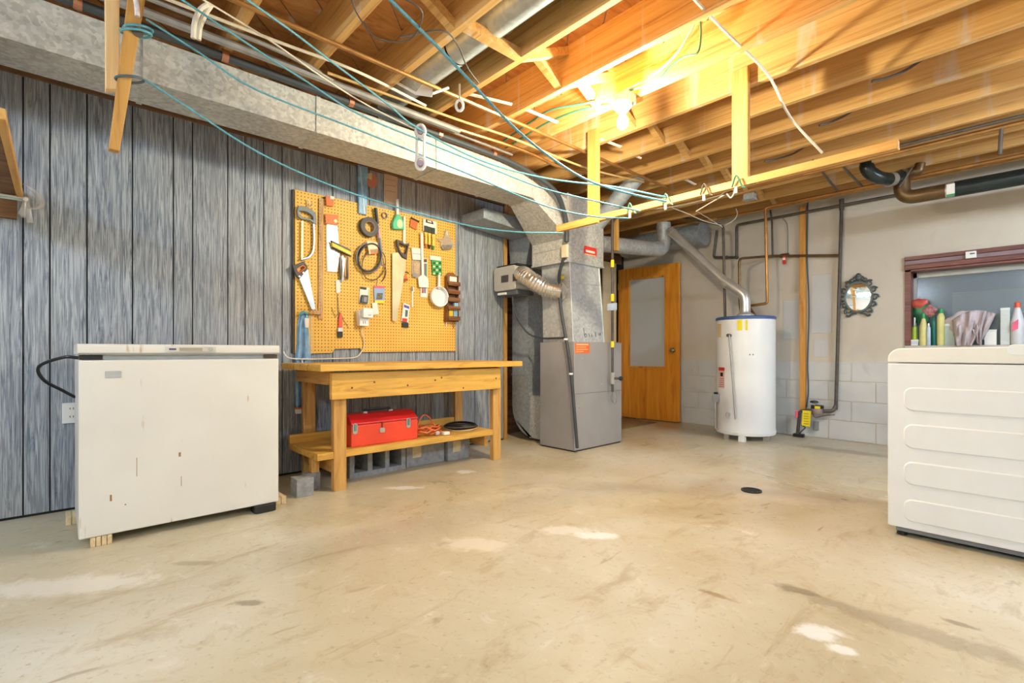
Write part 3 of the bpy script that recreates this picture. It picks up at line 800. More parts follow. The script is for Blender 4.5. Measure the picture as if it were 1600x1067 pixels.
# ------------------------------------------------------------------ washer seen from its side
def washer():
    x0, x1, y0, y1 = 3.235, 3.93, 3.02, 3.70
    t = thing('washing_machine', ((x0+x1)/2, (y0+y1)/2, 0), 'white washing machine showing its embossed side panel', 'washer')
    z0, z1 = 0.045, 0.845
    # side panel with four long recessed panels
    MB().box(x0, x1, y0+0.012, y1, z0, z1).build('cabinet', WHITE, t)
    rec = []
    for k in range(4):
        zt = PY(1430, (604.5, 662.5, 721.5, 780.5)[k], y0).z; zb = PY(1430, (643, 702, 759, 817)[k], y0).z
        rec.append((zb, zt))
    rec.sort()
    xa, xb = PY(1411, 700, y0).x, x1-0.09
    def skin():
        m = MB()
        # frame strips between recesses, flush with y0
        zs = [z0] + [v for r in rec for v in r] + [z1]
        m.box(x0, xa, y0, y0+0.014, z0, z1).box(xb, x1, y0, y0+0.014, z0, z1)
        for i in range(0, len(zs), 2):
            m.box(xa, xb, y0, y0+0.014, zs[i], zs[i+1])
        return m
    # embossed ovals: raised field with a soft rounded border
    MB().box(x0, x1, y0+0.0, y0+0.014, z0, z1).build('side_panel', WHITE, t, bevel=0.004)
    for zb, zt in rec:
        pts = rrect(xa, xb, zb, zt, (zt-zb)*0.34, 6)
        inn = rrect(xa+0.007, xb-0.007, zb+0.007, zt-0.007, (zt-zb)*0.34-0.007, 6)
        n = len(pts); m = MB()
        vs = [(p[0], y0+0.001, p[1]) for p in pts] + [(p[0], y0-0.005, p[1]) for p in inn]
        m.add(vs, [(i, (i+1) % n, n+(i+1) % n, n+i) for i in range(n)] + [list(range(n, 2*n))])
        m.build('embossed_panel', WHITE, t)
    # rounded top
    prof = [(x0, z1+0.004)]
    for i in range(7):
        a = PI - PI/2*i/6
        prof.append((x0+0.055+0.055*math.cos(a), z1+0.022+0.052*math.sin(a)))
    prof += [(x1-0.02, z1+0.082), (x1, z1+0.06), (x1, z1+0.004)]
    MB().prism(prof, 'Y', y0-0.002, y1).build('top_cover', plain('top_enamel', rgb(228,228,222), 0.3, var=0.02), t, smooth=True, bevel=0.006)
    lx = PY(1574, 550, y0).x
    MB().prism(rrect(lx, x1-0.03, z1+0.040, z1+0.088, 0.02), 'Y', y0-0.004, y0+0.45).build('lid', WHITE, t, bevel=0.003)
    for x in (x0+0.05, x1-0.05):
        for yy in (y0+0.05, y1-0.05):
            MB().lathe((x, yy, 0), [(0.022,0),(0.022,0.015),(0.010,0.018),(0.010,0.05)], 12).build('foot', BLACK, t)
    MB().box(x0+0.03, x1-0.02, y0+0.02, y1-0.02, 0.022, 0.045).build('base_frame', plain('base_grey', rgb(120,122,126), 0.5), t)
washer()

# ------------------------------------------------------------------ water heater
HC = Vector((1.635, 5.306, 0)); HR = 0.283
def dirv(px, py):
    d = ray(px, py); d.z = 0; return d.normalized()
def on_tank(px, py, r=HR):
    """point on the tank wall seen at a pixel"""
    d = ray(px, py); o_ = CAM - HC
    a = d.x**2 + d.y**2; b = 2*(o_.x*d.x + o_.y*d.y); c = o_.x**2 + o_.y**2 - r*r
    disc = max(b*b - 4*a*c, 0); s = (-b - math.sqrt(disc))/(2*a)
    return CAM + d*s
def tank_patch(mb, px0, px1, py0, py1, lift=0.003, n=6):
    rows = []
    for j in range(2):
        rows.append([on_tank(px0+(px1-px0)*i/n, (py0, py1)[j], HR+lift) for i in range(n+1)])
    za, zb = rows[0][n//2].z, rows[1][n//2].z
    for p in rows[0]: p.z = za
    for p in rows[1]: p.z = zb
    return mb.grid(rows)
def heater():
    t = thing('water_heater', tuple(HC), 'tall white water heater tank with a blue top ring by the back wall', 'water heater')
    MB().lathe(HC, [(HR-0.02,0.052),(HR,0.06),(HR,1.232)], 48).build('tank', TANK, t, smooth=True)
    MB().lathe(HC, [(HR+0.006,0.075),(HR+0.008,0.095)], 48).build('base_ring', TANK, t, smooth=True)
    MB().lathe(HC, [(HR+0.003,1.232),(HR+0.006,1.236),(HR+0.006,1.256),(HR-0.006,1.266)], 48).build('top_ring', BLUE, t, smooth=True)
    MB().lathe(HC, [(HR-0.008,1.258),(0.10,1.275),(0.06,1.276)], 40).build('top_cap', plain('cap_grey', rgb(190,196,204), 0.4), t, smooth=True)
    for a in (-2.0, -0.2, 1.9):
        p = HC + Vector((math.cos(a)*(HR-0.05), math.sin(a)*(HR-0.05), 0))
        MB().box(p.x-0.025, p.x+0.025, p.y-0.025, p.y+0.025, 0, 0.06).build('leg', SCREW, t)
    f = on_tank(1158, 680)
    MB().box(f.x-0.03, f.x+0.03, f.y+0.005, f.y+0.05, 0, 0.07).build('leg', TANK, t)
    for px0, px1 in ((1152, 1160), (1164.5, 1168)):
        tank_patch(MB(), px0, px1, 500, 516).build('energy_label', YELLOW, t, solid=0.001)
    tank_patch(MB(), 1122.8, 1132, 574, 606).build('warning_label', plain('warning_pink', rgb(234,196,194), 0.6), t, solid=0.001)
    tank_patch(MB(), 1122.8, 1132, 574, 579, 0.005).build('warning_band', RED, t, solid=0.001)
    tank_patch(MB(), 1125.5, 1129.5, 582, 588, 0.005).build('warning_mark', BLACK, t, solid=0.001)
    for k in range(5):
        tank_patch(MB(), 1124, 1131, 591+k*3, 592.2+k*3, 0.005).build('print_line', plain('print_grey', rgb(190,130,130), 0.7), t, solid=0.001)
    tank_patch(MB(), 1121.8, 1127, 506, 527).build('rating_label', plain('rating_tan', rgb(222,196,150), 0.6), t, solid=0.001)
    for px in (1171, 1176):
        tank_patch(MB(), px, px+1.4, 553, 555).build('small_print', BLACK, t, solid=0.0008)
    # relief valve and its long white discharge pipe
    a = on_tank(1141, 524, HR); out = (a - HC); out.z = 0; out.normalize()
    MB().tube([a - out*0.01, a + out*0.045], 0.017, 10).build('relief_valve', IRON, t, smooth=True)
    MB().tube(fillet([a + out*0.04, a + out*0.055 + Vector((0.02, 0, 0)), on_tank(1149, 655, HR+0.04)], 0.015), 0.008, 8).build('discharge_pipe', SCREW, t, smooth=True)
    b = on_tank(1140, 526, HR+0.02); b2 = on_tank(1139, 545, HR+0.02)
    MB().tube([b, b2], 0.006, 6).build('tag_wire', WHITEP, t)
    d = on_tank(1140, 647, HR)
    MB().tube([d - out*0.01, d + out*0.05], 0.013, 10).build('drain_valve', SCREW, t, smooth=True)
    MB().lathe(d + out*0.045, [(0.022,-0.006),(0.022,0.006)], 12, 'X').build('drain_handle', plain('valve_pink', rgb(196,170,170), 0.5), t)
    g = on_tank(1123.5, 620, HR)
    MB().box(g.x-0.05, g.x+0.01, g.y-0.06, g.y+0.02, g.z-0.05, g.z+0.03).build('gas_control', plain('control_grey', rgb(160,164,166), 0.5), t, bevel=0.006)
    MB().tube([(g.x-0.03, g.y-0.03, g.z-0.04), (g.x-0.03, g.y-0.02, 0.10), (g.x+0.02, g.y+0.03, 0.09)], 0.009, 8).build('burner_tube', SCREW, t, smooth=True)
    MB().box(g.x-0.035, g.x-0.005, g.y-0.045, g.y-0.015, g.z+0.03, g.z+0.05).build('control_knob', BLACK, t)
    # draft hood
    MB().lathe(HC + Vector((0,0,1.272)), [(0.085,0.0),(0.085,0.02),(0.05,0.045),(0.05,0.06)], 20).build('draft_hood', GALV, t, smooth=True)
heater()

# flue pipe from the heater up to the chimney pipe
vy = 5.306
v0 = HC + Vector((0,0,1.325))
v1 = PY(1163, 470, vy); v2 = PY(1047, 360, vy-0.02)
fl = thing('flue_pipe', tuple(v0), 'bright metal flue pipe slanting up from the water heater', 'pipe')
MB().tube(fillet([v0, Vector((v0.x, v0.y, 1.50)), v2 + (v1-v2)*0.72], 0.12, 8), 0.052, 16).build('elbow', CHROME, fl, smooth=True)
MB().tube([v2 + (v1-v2)*0.80, v2], 0.050, 18).build('run', CHROME, fl, smooth=True)
for f_ in (0.74, 0.04):
    p = v2 + (v1-v2)*f_; q = v2 + (v1-v2)*(f_-0.012)
    MB().tube([p, q], 0.054, 18).build('seam_ring', CHROME, fl, smooth=True)
# vent connector from the furnace: horizontal run, elbow, vertical
c0 = Vector((0.70, 4.02, 2.00)); c1 = PY(1037, 391, 5.32)
ch = thing('vent_connector', tuple(c1), 'grey metal vent pipe with elbow between the furnace and chimney', 'pipe')
MB().tube(fillet([c0, c1, Vector((c1.x, c1.y, 2.44))], 0.14, 8), 0.082, 20).build('pipe', GALV, ch, smooth=True)
for zz in (2.24, 2.29, 2.40):
    MB().lathe((c1.x, c1.y, zz), [(0.085,-0.006),(0.085,0.006)], 20).build('joint_band', GALV, ch, smooth=True)
for k in range(4):
    p = c1 + Vector((0, -0.16+0.03*k, 0.0)); 
    MB().tube([p, p+Vector((0,0.006,0))], 0.0845, 20).build('elbow_seam', GALV, ch, smooth=True)
# rounded sheet metal duct end over the back wall
e0, e1 = PY(1050, 350, 5.66), PY(1100, 378, 5.66)
dd = thing('oval_duct', (e0.x, 5.66, e1.z), 'dull oval galvanized duct along the top of the back wall', 'duct')
pts = rrect(e1.z-0.03, 2.44, 5.50, 5.82, 0.12, 6)
MB().prism([(p[1], p[0]) for p in pts], 'X', -0.1, e1.x).build('shell', GALV_B, dd, smooth=True)
MB().prism([(p[1], p[0]) for p in rrect(e1.z-0.036, 2.446, 5.494, 5.826, 0.125, 6)], 'X', e1.x-0.30, e1.x-0.27).build('seam_band', GALV_B, dd, smooth=True)

# ------------------------------------------------------------------ furnace with its plenum, coil case and return drop
FX0, FX1, FY0, FY1 = 0.48, 0.905, 3.40, 4.13
fu = thing('furnace', ((FX0+FX1)/2, (FY0+FY1)/2, 0), 'grey furnace cabinet with galvanized coil case and plenum above', 'furnace')
cab = MB().box(FX0, FX1, FY0, FY1, 0.012, 0.992).build('cabinet', CABINET, fu, bevel=0.004)
MB().box(FX0+0.01, FX1-0.01, FY0+0.01, FY1-0.01, 0.0, 0.014).build('base', BLACK, fu)
MB().box(FX1-0.001, FX1+0.002, FY0+0.004, FY1-0.004, 0.520, 0.524).build('panel_seam', plain('seam_grey', rgb(112,110,110), 0.5), fu)
for px, py in ((905,637),(914,632),(922,628),(936,623),(907,690),(910,560),(940,600)):
    q = PX(px, py, FX1)
    MB().lathe(q, [(0.006,-0.001),(0.005,0.004)], 8, 'X').build('screw', SCREW, cab)
for px, py in ((853,634),(865,634),(890,643),(854,690),(890,706)):
    q = PY(px, py, FY0)
    MB().lathe(q, [(0.005,0.001),(0.004,-0.004)], 8, 'Y').build('screw', SCREW, cab)
coil = MB().hexa([(0.52,3.40,0.992),(0.888,3.40,0.992),(0.888,3.86,0.992),(0.52,3.86,0.992)], [(0.50,3.40,1.73),(0.848,3.40,1.73),(0.848,3.83,1.73),(0.50,3.83,1.73)]).build('coil_case', GALV, fu, bevel=0.003)
MB().hexa([(0.500,3.396,1.535),(0.863,3.396,1.535),(0.863,3.845,1.535),(0.500,3.845,1.535)], [(0.498,3.396,1.545),(0.862,3.396,1.545),(0.862,3.842,1.545),(0.498,3.842,1.545)]).build('seam', GALV, coil)
MB().tube([(0.892,3.40,1.0),(0.852,3.40,1.72)], 0.006, 6).build('corner_seam', plain('bright_seam', rgb(214,216,216), 0.3, 0.6), coil)
MB().tube([(0.890,3.862,1.0),(0.850,3.832,1.72)], 0.008, 6).build('corner_seam', plain('bright_seam_far', rgb(200,206,196), 0.3, 0.6), coil)
PLX0, PLX1, PLY0, PLY1 = 0.41, 0.862, 3.36, 3.89
ple = MB().box(PLX0, PLX1, PLY0, PLY1, 1.72, 2.33).build('plenum', GALV_D, fu, bevel=0.003)
MB().box(PLX0-0.006, PLX1+0.006, PLY0-0.006, PLY1+0.006, 1.712, 1.728).build('plenum_lip', GALV, ple)
MB().tube([(PLX1+0.001, PLY0-0.001, 1.73), (PLX1+0.001, PLY0-0.001, 2.33)], 0.005, 6).build('corner_seam', plain('plenum_seam', rgb(216,212,196), 0.3, 0.5), ple)
MB().box(PLX0, PLX1, PLY0-0.003, PLY0+0.01, 1.925, 1.930).box(PLX0, PLX1-0.10, PLY0-0.003, PLY0+0.01, 1.840, 1.844).build('crease', GALV_B, ple)
# labels
a, b = PX(912, 384, PLX1), PX(932, 402, PLX1)
MB().prism([(a.y, b.z+0.008), (b.y, b.z), (b.y+0.004, a.z-0.012), (b.y-0.015, a.z+0.002), (a.y+0.01, a.z+0.004), (a.y-0.002, a.z-0.03)], 'X', PLX1+0.0005, PLX1+0.002).build('warning_label', RED, ple)
MB().box(PLX1+0.002, PLX1+0.003, a.y+0.03, b.y-0.03, (a.z+b.z)/2-0.012, (a.z+b.z)/2+0.008).build('label_print', CARD, ple)
MB().box(PLX1+0.002, PLX1+0.003, a.y+0.005, b.y-0.01, b.z+0.002, b.z+0.014).build('label_print', plain('label_peach', rgb(240,190,140), 0.6), ple)
a, b = PX(898, 536, FX1), PX(921, 552, FX1)
MB().box(FX1+0.0005, FX1+0.0025, a.y, b.y, b.z, a.z).build('warning_label', ORANGE, cab)
for k in range(4):
    zz = a.z - 0.018 - k*0.020
    MB().box(FX1+0.0025, FX1+0.0035, a.y+0.02, b.y-(0.02, 0.05, 0.03, 0.09)[k], zz, zz+(0.012 if k == 0 else 0.005)).build('label_print', plain('label_print_pale', rgb(248,196,150), 0.6), cab)
# pencilled scribble on the coil case
sx = lambda zz: 0.888 - (zz-0.992)/(0.738)*0.04 + 0.002
for pts in ([(911,512),(912,525),(914,527),(916,524),(914,521),(912,524)], [(919,521),(920,526)], [(923,522),(924,526)], [(929,519),(930,526)], [(934,520),(935,525),(937,520),(938,525)]):
    P3 = []
    for p in pts:
        q = PX(p[0], p[1], 0.878); P3.append((sx(q.z), q.y, q.z))
    MB().tube(P3, 0.0022, 5).build('pencil_mark', BLACK, coil)
p = PY(879, 434, 3.40)
MB().box(p.x-0.035, p.x+0.02, 3.390, 3.399, p.z-0.013, p.z+0.013).build('tape_strip', YELLOW, coil)

# supply trunk along the wall, transition down into the plenum
tr = thing('supply_trunk_duct', (0.70, 1.0, 2.19), 'long rectangular galvanized supply duct under the joists along the panelled wall', 'duct')
TX0, TX1, TZ0, TZ1 = 0.565, 0.85, 2.195, 2.405
segs = [-2.15, -0.9, 0.31, 1.13, 1.97, 2.55, 2.93]
for a, b in zip(segs[:-1], segs[1:]):
    MB().box(TX0, TX1, a+0.0015, b-0.0015, TZ0, TZ1).build('duct_section', GALV_D, tr)
    MB().box(TX0-0.006, TX1+0.006, b-0.012, b+0.012, TZ0-0.005, TZ1+0.005).build('drive_cleat', GALV_D, tr)
MB().add([(TX0,2.93,TZ0),(TX1,2.93,TZ0),(TX1,2.93,TZ1),(TX0,2.93,TZ1), (PLX0,3.36,1.93),(0.855,3.36,1.93),(0.855,3.36,2.27),(PLX0,3.36,2.27)],
         [(0,1,5,4),(1,2,6,5),(2,3,7,6),(3,0,4,7),(0,3,2,1),(4,5,6,7)]).build('transition', GALV_D, tr)
# return drop: horizontal boot by the wall, vertical drop, curved shoe into the furnace
rd = thing('return_air_duct', (0.15, 3.75, 0), 'bluish galvanized return duct dropping to the floor behind the furnace', 'duct')
RX0, RX1 = -0.02, 0.215
prof = [(RX0, 1.98), (RX0, 0.42)]
for i in range(8):
    a = PI + PI/2*i/7*1.0
    prof.append((RX0+0.30+0.30*math.cos(a), 0.34+0.30*math.sin(a)))
prof += [(RX1+0.02, 0.03), (RX1+0.02, 0.46), (RX1, 0.49), (RX1, 1.98)]
MB().prism(prof, 'Y', 3.50, 4.02).build('drop', GALV_B, rd)
MB().box(RX1+0.02, FX0+0.002, 3.52, 4.0, 0.03, 0.46).build('shoe', GALV_D, rd)
MB().box(RX0-0.004, RX1+0.004, 3.494, 4.02, 0.66, 0.672).build('joint_band', GALV_B, rd)
MB().hexa([(-0.0,3.46,1.72),(0.20,3.46,1.72),(0.20,3.9,1.72),(-0.0,3.9,1.72)], [(-0.02,3.44,2.09),(0.33,3.44,2.09),(0.33,3.9,2.09),(-0.02,3.9,2.09)]).build('throat', GALV_B, rd, bevel=0.003)
a = PX(744, 345, 0.05)
MB().hexa([(0.035,2.80,2.10),(0.36,2.80,2.10),(0.36,3.44,2.05),(0.035,3.44,2.05)], [(0.035,2.80,2.19),(0.36,2.80,2.19),(0.36,3.44,2.19),(0.035,3.44,2.19)]).build('horizontal_boot', GALV_B, rd, bevel=0.003)
# humidifier with its foil duct
hu = thing('humidifier', (0.2, 3.3, 1.47), 'grey box humidifier on the return duct with crinkled foil duct', 'humidifier')
m1 = plain('humidifier_grey', rgb(190,188,182), 0.45)
MB().prism(rrect(0.03, 0.345, 1.50, 1.735, 0.03), 'Y', 3.20, 3.44).build('housing', m1, hu, smooth=True, bevel=0.006)
MB().box(0.06, 0.36, 3.215, 3.47, 1.735, 1.75).build('mounting_plate', BLACK, hu)
MB().box(0.055, 0.345, 3.22, 3.45, 1.455, 1.50).build('drain_pan', plain('pan_grey', rgb(92,98,104), 0.5), hu, bevel=0.004)
MB().box(0.08, 0.20, 3.205, 3.225, 1.462, 1.484).build('pan_handle', WHITEP, hu, bevel=0.004)
for px0, px1, py0, py1 in ((784, 794.5, 431, 440), (802, 808, 428, 438.5)):
    a, b = PY(px0, py0, 3.20), PY(px1, py1, 3.20)
    MB().box(a.x, b.x, 3.192, 3.202, b.z, a.z).build('indicator', plain('dark_label', rgb(74,66,70), 0.4), hu, bevel=0.002)
fp = curve([(0.33, 3.30, 1.64), (0.40, 3.25, 1.635), (0.50, 3.24, 1.58), (0.60, 3.28, 1.51), (0.68, 3.34, 1.47), (0.745, 3.40, 1.455)], 9)
m = MB(); rr = [0.078 + (0.006 if i % 2 else -0.004) for i in range(len(fp))]
m.tube(fp, rr, 18)
m.build('foil_duct', FOIL, hu, smooth=True, ang=60)
p0 = Vector((0.745, 3.398, 1.455))
MB().lathe(p0, [(0.088,0.0),(0.088,-0.02)], 20, 'Y').build('collar', FOIL, hu, smooth=True)
dt = [(0.26,3.24,1.46), (0.27,3.26,1.30), (0.36,3.33,1.10), (0.50,3.375,1.035), (0.70,3.385,1.03), (0.80,3.385,1.03)]
MB().tube(curve(dt, 6), 0.009, 8).build('drain_tube', RUBBER, hu, smooth=True)
# round supply duct rising from the plenum to a joist bay
rs = thing('round_branch_duct', (0.82, 3.84, 2.16), 'short round galvanized duct rising from the plenum into the joists', 'duct')
MB().tube([(0.80,3.86,2.14),(1.28,3.87,2.52)], 0.075, 20).build('pipe', GALV_P, rs, smooth=True)
MB().tube([(1.06,3.866,2.345),(1.075,3.866,2.357)], 0.079, 20).build('joint_band', GALV_P, rs, smooth=True)
# round duct lying in the joist bay
bd = thing('round_joist_duct', (2.0, 1.62, 2.48), 'long round galvanized duct lying in the joist bay above the trunk', 'duct')
for a, b in ((0.70, 1.55), (1.56, 2.85), (2.86, 4.6)):
    MB().tube([(a,1.62,2.575),(b,1.62,2.575)], 0.082, 24).build('pipe_section', GALV_P, bd, smooth=True)
    MB().tube([(b-0.03,1.62,2.575),(b+0.0,1.62,2.575)], 0.0845, 24).build('crimp_band', GALV_P, bd, smooth=True)
MB().box(0.64, 0.80, 1.54, 1.70, TZ1-0.002, 2.60).build('takeoff_boot', GALV_P, bd)

# ------------------------------------------------------------------ clothes line frame hung from the joists
cf = thing('clothesline_rail', (2.2, 2.97, 1.87), 'pine clothesline rail hung from the joists on two posts', 'rail')
a = PY(877, 366, 2.99); b = PY(1407, 216, 2.99)
MB().box(a.x, b.x, 2.925, 2.968, 1.868, 1.912).build('rail', W_LIGHT_X, cf, bevel=0.003)
for px in (925, 1155.5):
    q = PY(px, 300, 2.93)
    MB().box(q.x-0.046, q.x+0.046, 2.932, 2.968, 1.885, 2.56).build('post', W_LIGHT_Z, cf, bevel=0.003)
MB().box(PY(878, 360, 2.95).x-0.01, PY(940, 360, 2.95).x, 2.895, 2.924, 1.848, 1.885).build('end_cleat', W_LIGHT_X, cf, bevel=0.003)
# clips on the rail
for px, py in ((986, 340), (1042, 314), (1152, 287), (1102, 300)):
    q = PY(px, py, 2.92)
    cl = thing('line_clip', (q.x, 2.915, 1.89), 'green wire clip holding line on the pine rail, %s' % {986: 'nearest the furnace', 1042: 'second from the furnace', 1152: 'beside the wide post', 1102: 'between the two posts'}[px], 'clip', 'clips on the clothesline rail')
    MB().tube(curve([(q.x-0.03, 2.916, 1.87), (q.x, 2.905, 1.93), (q.x+0.03, 2.91, 1.865), (q.x+0.05, 2.912, 1.85)], 4), 0.005, 6).build('wire', CABLEG if px != 1102 else CABLED, cl, smooth=True)
    MB().box(q.x-0.012, q.x+0.002, 2.908, 2.918, 1.830, 1.868).build('tab', CARD, cl)
st = PD(961, 345, 4.9)
solo('wood_strut', MB().box(st.x-0.035, st.x+0.035, st.y-0.02, st.y+0.02, PD(961, 392, 4.9).z, ZJ+0.1), W_LIGHT_Z, 'short pine strut hanging beside the furnace plenum', 'strut', bevel=0.002)

# pair of boards hanging from the joists by the panelled wall
hb = thing('hanging_bracket', (1.2, 0.2, 1.72), 'two pine boards hung from the joists holding the clotheslines', 'bracket')
def board_px(pts, X0, X1, m, name):
    lo = [PX(p[0], p[1], X0) for p in pts]; sh = Vector((X1-X0, 0, 0))
    MB().hexa([p for p in lo], [p + sh for p in lo]).build(name, m, hb, bevel=0.003)
board_px([(165,139),(187,139),(187,-30),(164,-30)], 1.22, 1.18, wood('pale_pine', rgb(246,216,164), rgb(236,200,142), rgb(206,164,100), 'Z'), 'board')
board_px([(170,232),(187,236),(232,-30),(203,-30)], 1.262, 1.222, W_LIGHT_Z, 'board')
q = PX(215, 50, 1.265)
MB().lathe(q + Vector((-0.004,0,0)), [(0.020,0),(0.020,0.004),(0.010,0.006)], 14, 'X').build('knot', IRON, hb, smooth=True)
MB().tube([PX(p[0], p[1], 1.27) for p in ((212,0),(214,12),(215,26))], 0.009, 8).build('knotted_twine', plain('white_twine', rgb(232,226,232), 0.8, var=0.2, scale=90), hb)

for px_, py_, w_ in ((213, 52, 0.050), (203, 124, 0.046), (216, 46, 0.048)):
    q = PX(px_, py_, 1.245)
    n_ = 20
    MB().tube([q + Vector((0.034*math.cos(2*PI*i/n_), w_*math.sin(2*PI*i/n_), 0.012*math.sin(2*PI*i/n_))) for i in range(n_)], 0.005, 6, closed=True).build('rope_wrap', ROPE if py_ != 124 else plain('slate_twine', rgb(84,104,116), 0.6), hb, smooth=True)
def rope(pts, r, m, label, name='clothesline', cat='rope', group='clotheslines across the room', n=5):
    P3 = [PD(*p) for p in pts]
    return solo(name, MB().tube(curve(P3, n), r, 6), m, label, cat, group, smooth=True)
# end depths: the bracket near the wall is about 2.0 m away, the rail about 3.2 m
D = lambda px, Y: PY(px, 300, Y)
def dep(p): return (p - CAM).dot(FW)
db = dep(PX(225, 50, 1.22))
rope([(600,-10,1.75),(700,90,2.05),(800,196,2.4),(862,247,2.65),(917,281,2.86),(978,301,3.0),(1042,315,2.93)], 0.0065, ROPE, 'thick blue clothesline dropping from the upper joists to the rail')
rope([(228,30,db),(314,84,db+0.15),(400,140,db+0.32),(560,203,db+0.65),(720,267,db+0.95),(847,320,3.05),(926,338,3.03),(982,341,3.0)], 0.0045, ROPE, 'blue clothesline running low over the trunk duct to the rail')
rope([(270,-10,1.95),(400,77,2.2),(480,128,2.4),(560,178,2.6),(665,222,2.85),(775,266,3.05),(851,295,3.1),(930,314,3.05),(1000,330,2.97)], 0.0045, ROPE, 'blue clothesline crossing in front of the trunk duct to the rail')
rope([(375,-8,1.9),(460,52,2.15),(520,98,2.35),(605,162,2.65),(652,200,2.8),(750,250,3.0),(850,278,3.1),(960,292,3.05),(1040,308,2.95)], 0.005, ROPE, 'blue clothesline passing through the white line spacer')
rope([(226,124,db),(300,172,db+0.15),(400,236,db+0.4),(500,283,db+0.65),(600,318,db+0.9),(720,350,3.08),(800,362,3.1),(879,364,3.1)], 0.0045, ROPE, 'pale blue clothesline hanging lowest across the pegboard top')
rope([(305,-8,1.9),(420,62,2.2),(500,118,2.45),(575,165,2.7),(655,205,2.85)], 0.004, CABLEW, 'thin white line above the grey conduit')
rope([(1075,-12,2.15),(1128,44,2.4),(1198,114,2.72),(1226,168,2.85),(1245,196,2.95),(1285,239,2.93)], 0.008, CABLEW, 'white cable hanging slack below the joists by the wide post', 'cable', 'cable', None)
# line spacer
sp_ = PD(657, 205, 2.83); sq = PD(657, 255, 2.83)
ls = thing('line_spacer', tuple(sq), 'white plastic clothesline spacer with two small wheels', 'pulley')
ax = Vector((RT.x, RT.y, 0)); 
MB().tube([sp_ - ax*0.02, sq - ax*0.022], 0.008, 8).build('side_bar', WHITEP, ls)
MB().tube([sp_ + ax*0.022, sq + ax*0.02], 0.008, 8).build('side_bar', WHITEP, ls)
for c in (sp_, sq):
    m = MB(); n = 16
    m.tube([c + ax*(0.026*math.cos(2*PI*i/n)) + UP*(0.036*math.sin(2*PI*i/n)) for i in range(n)], 0.010, 6, closed=True)
    m.build('wheel_guard', WHITEP, ls, smooth=True)
    MB().tube([c - FW*0.012, c + FW*0.012], 0.018, 12).build('wheel', plain('wheel_mauve', rgb(186,166,186), 0.5), ls, smooth=True)
q = PD(718, 165, 2.75)
pu = thing('joist_pulley', tuple(q), 'small white pulley hooked to the joist above the trunk duct', 'pulley')
MB().tube([q + ax*(0.02*math.cos(2*PI*i/14)) + UP*(0.03*math.sin(2*PI*i/14)) for i in range(14)], 0.008, 6, closed=True).build('guard', WHITEP, pu, smooth=True)
MB().tube([q + UP*0.03, q + UP*0.12], 0.006, 6).build('hook', SCREW, pu)

# ------------------------------------------------------------------ pipes and lines that follow the trunk duct
def line(name, pts, r, m, label, cat, group=None, n=8, sm=True):
    return solo(name, MB().tube(pts, r, n), m, label, cat, group, smooth=sm)
bl = curve([(0.885,-1.9,2.425),(0.885,0.5,2.425),(0.885,1.6,2.42),(0.885,2.5,2.415),(0.90,2.85,2.37),(0.93,3.12,2.27),(0.90,3.27,2.12),(0.885,3.32,1.98),(0.88,3.325,1.88)], 6)
ins = thing('insulated_line', (0.885, 0.5, 2.42), 'black insulated refrigerant line strapped along the trunk duct edge', 'pipe')
MB().tube(bl, 0.022, 10).build('sleeve', RUBBER, ins, smooth=True)
for yy in (0.05, 0.62, 1.30, 1.95, 2.45):
    MB().tube([(0.885,yy,2.425),(0.885,yy+0.03,2.425)], 0.026, 10).build('strap', plain('copper_strap', rgb(176,120,90), 0.4, 0.5), ins, smooth=True)
    MB().box(0.88, 0.89, yy, yy+0.03, 2.445, ZJ+0.004).build('strap_tab', COPPER, ins)
line('grey_conduit', [(1.00,-1.9,2.437),(1.00,2.05,2.437)], 0.021, CONDUIT, 'thick grey conduit under the joists beside the insulated line', 'pipe')
line('thin_conduit', fillet([(1.10,-1.9,2.447),(1.10,0.9,2.447),(0.95,1.3,2.447),(0.95,2.6,2.44)], 0.2), 0.012, CONDUIT, 'thin grey conduit bending in behind the thick conduit', 'pipe')
line('copper_water_pipe', [(1.34,-0.2,2.445),(1.36,4.2,2.445)], 0.0125, COPPER, 'long copper water pipe crossing under the joists toward the post', 'pipe')
line('copper_gas_line', curve([(0.95,1.35,2.447),(1.0,2.0,2.445),(1.08,2.6,2.43),(1.1,3.0,2.40),(1.15,3.5,2.44)], 6), 0.013, COPPER, 'soft copper line sagging beside the trunk duct near the furnace', 'pipe')
line('tan_cable', curve([(1.06,1.1,2.45),(1.12,1.9,2.44),(1.18,2.4,2.43),(1.22,2.9,2.40),(1.25,3.3,2.40),(1.3,3.9,2.44)], 6), 0.008, plain('tan_sheath', rgb(196,164,108), 0.6), 'tan electrical cable sagging next to the soft copper line', 'cable')
line('white_cable', curve([(1.14,0.25,2.45),(1.16,0.8,2.45),(1.2,1.2,2.44),(1.12,1.7,2.45)], 6), 0.008, CABLEW, 'white electrical cable under the joists near the hanging boards', 'cable')
lp = curve([PD(302,60,2.05), PD(304,36,2.05), PD(312,16,2.08), PD(325,6,2.1)], 5); lp2 = curve([PD(310,62,2.08), PD(313,40,2.08), PD(322,20,2.1), PD(330,8,2.12)], 5)
wc = thing('white_cable_loop', tuple(PD(302,60,2.05)), 'two white cables curling down beside the grey conduit', 'cable')
MB().tube(lp, 0.010, 8).build('cable', CABLEW, wc, smooth=True); MB().tube(lp2, 0.010, 8).build('cable', CABLEW, wc, smooth=True)
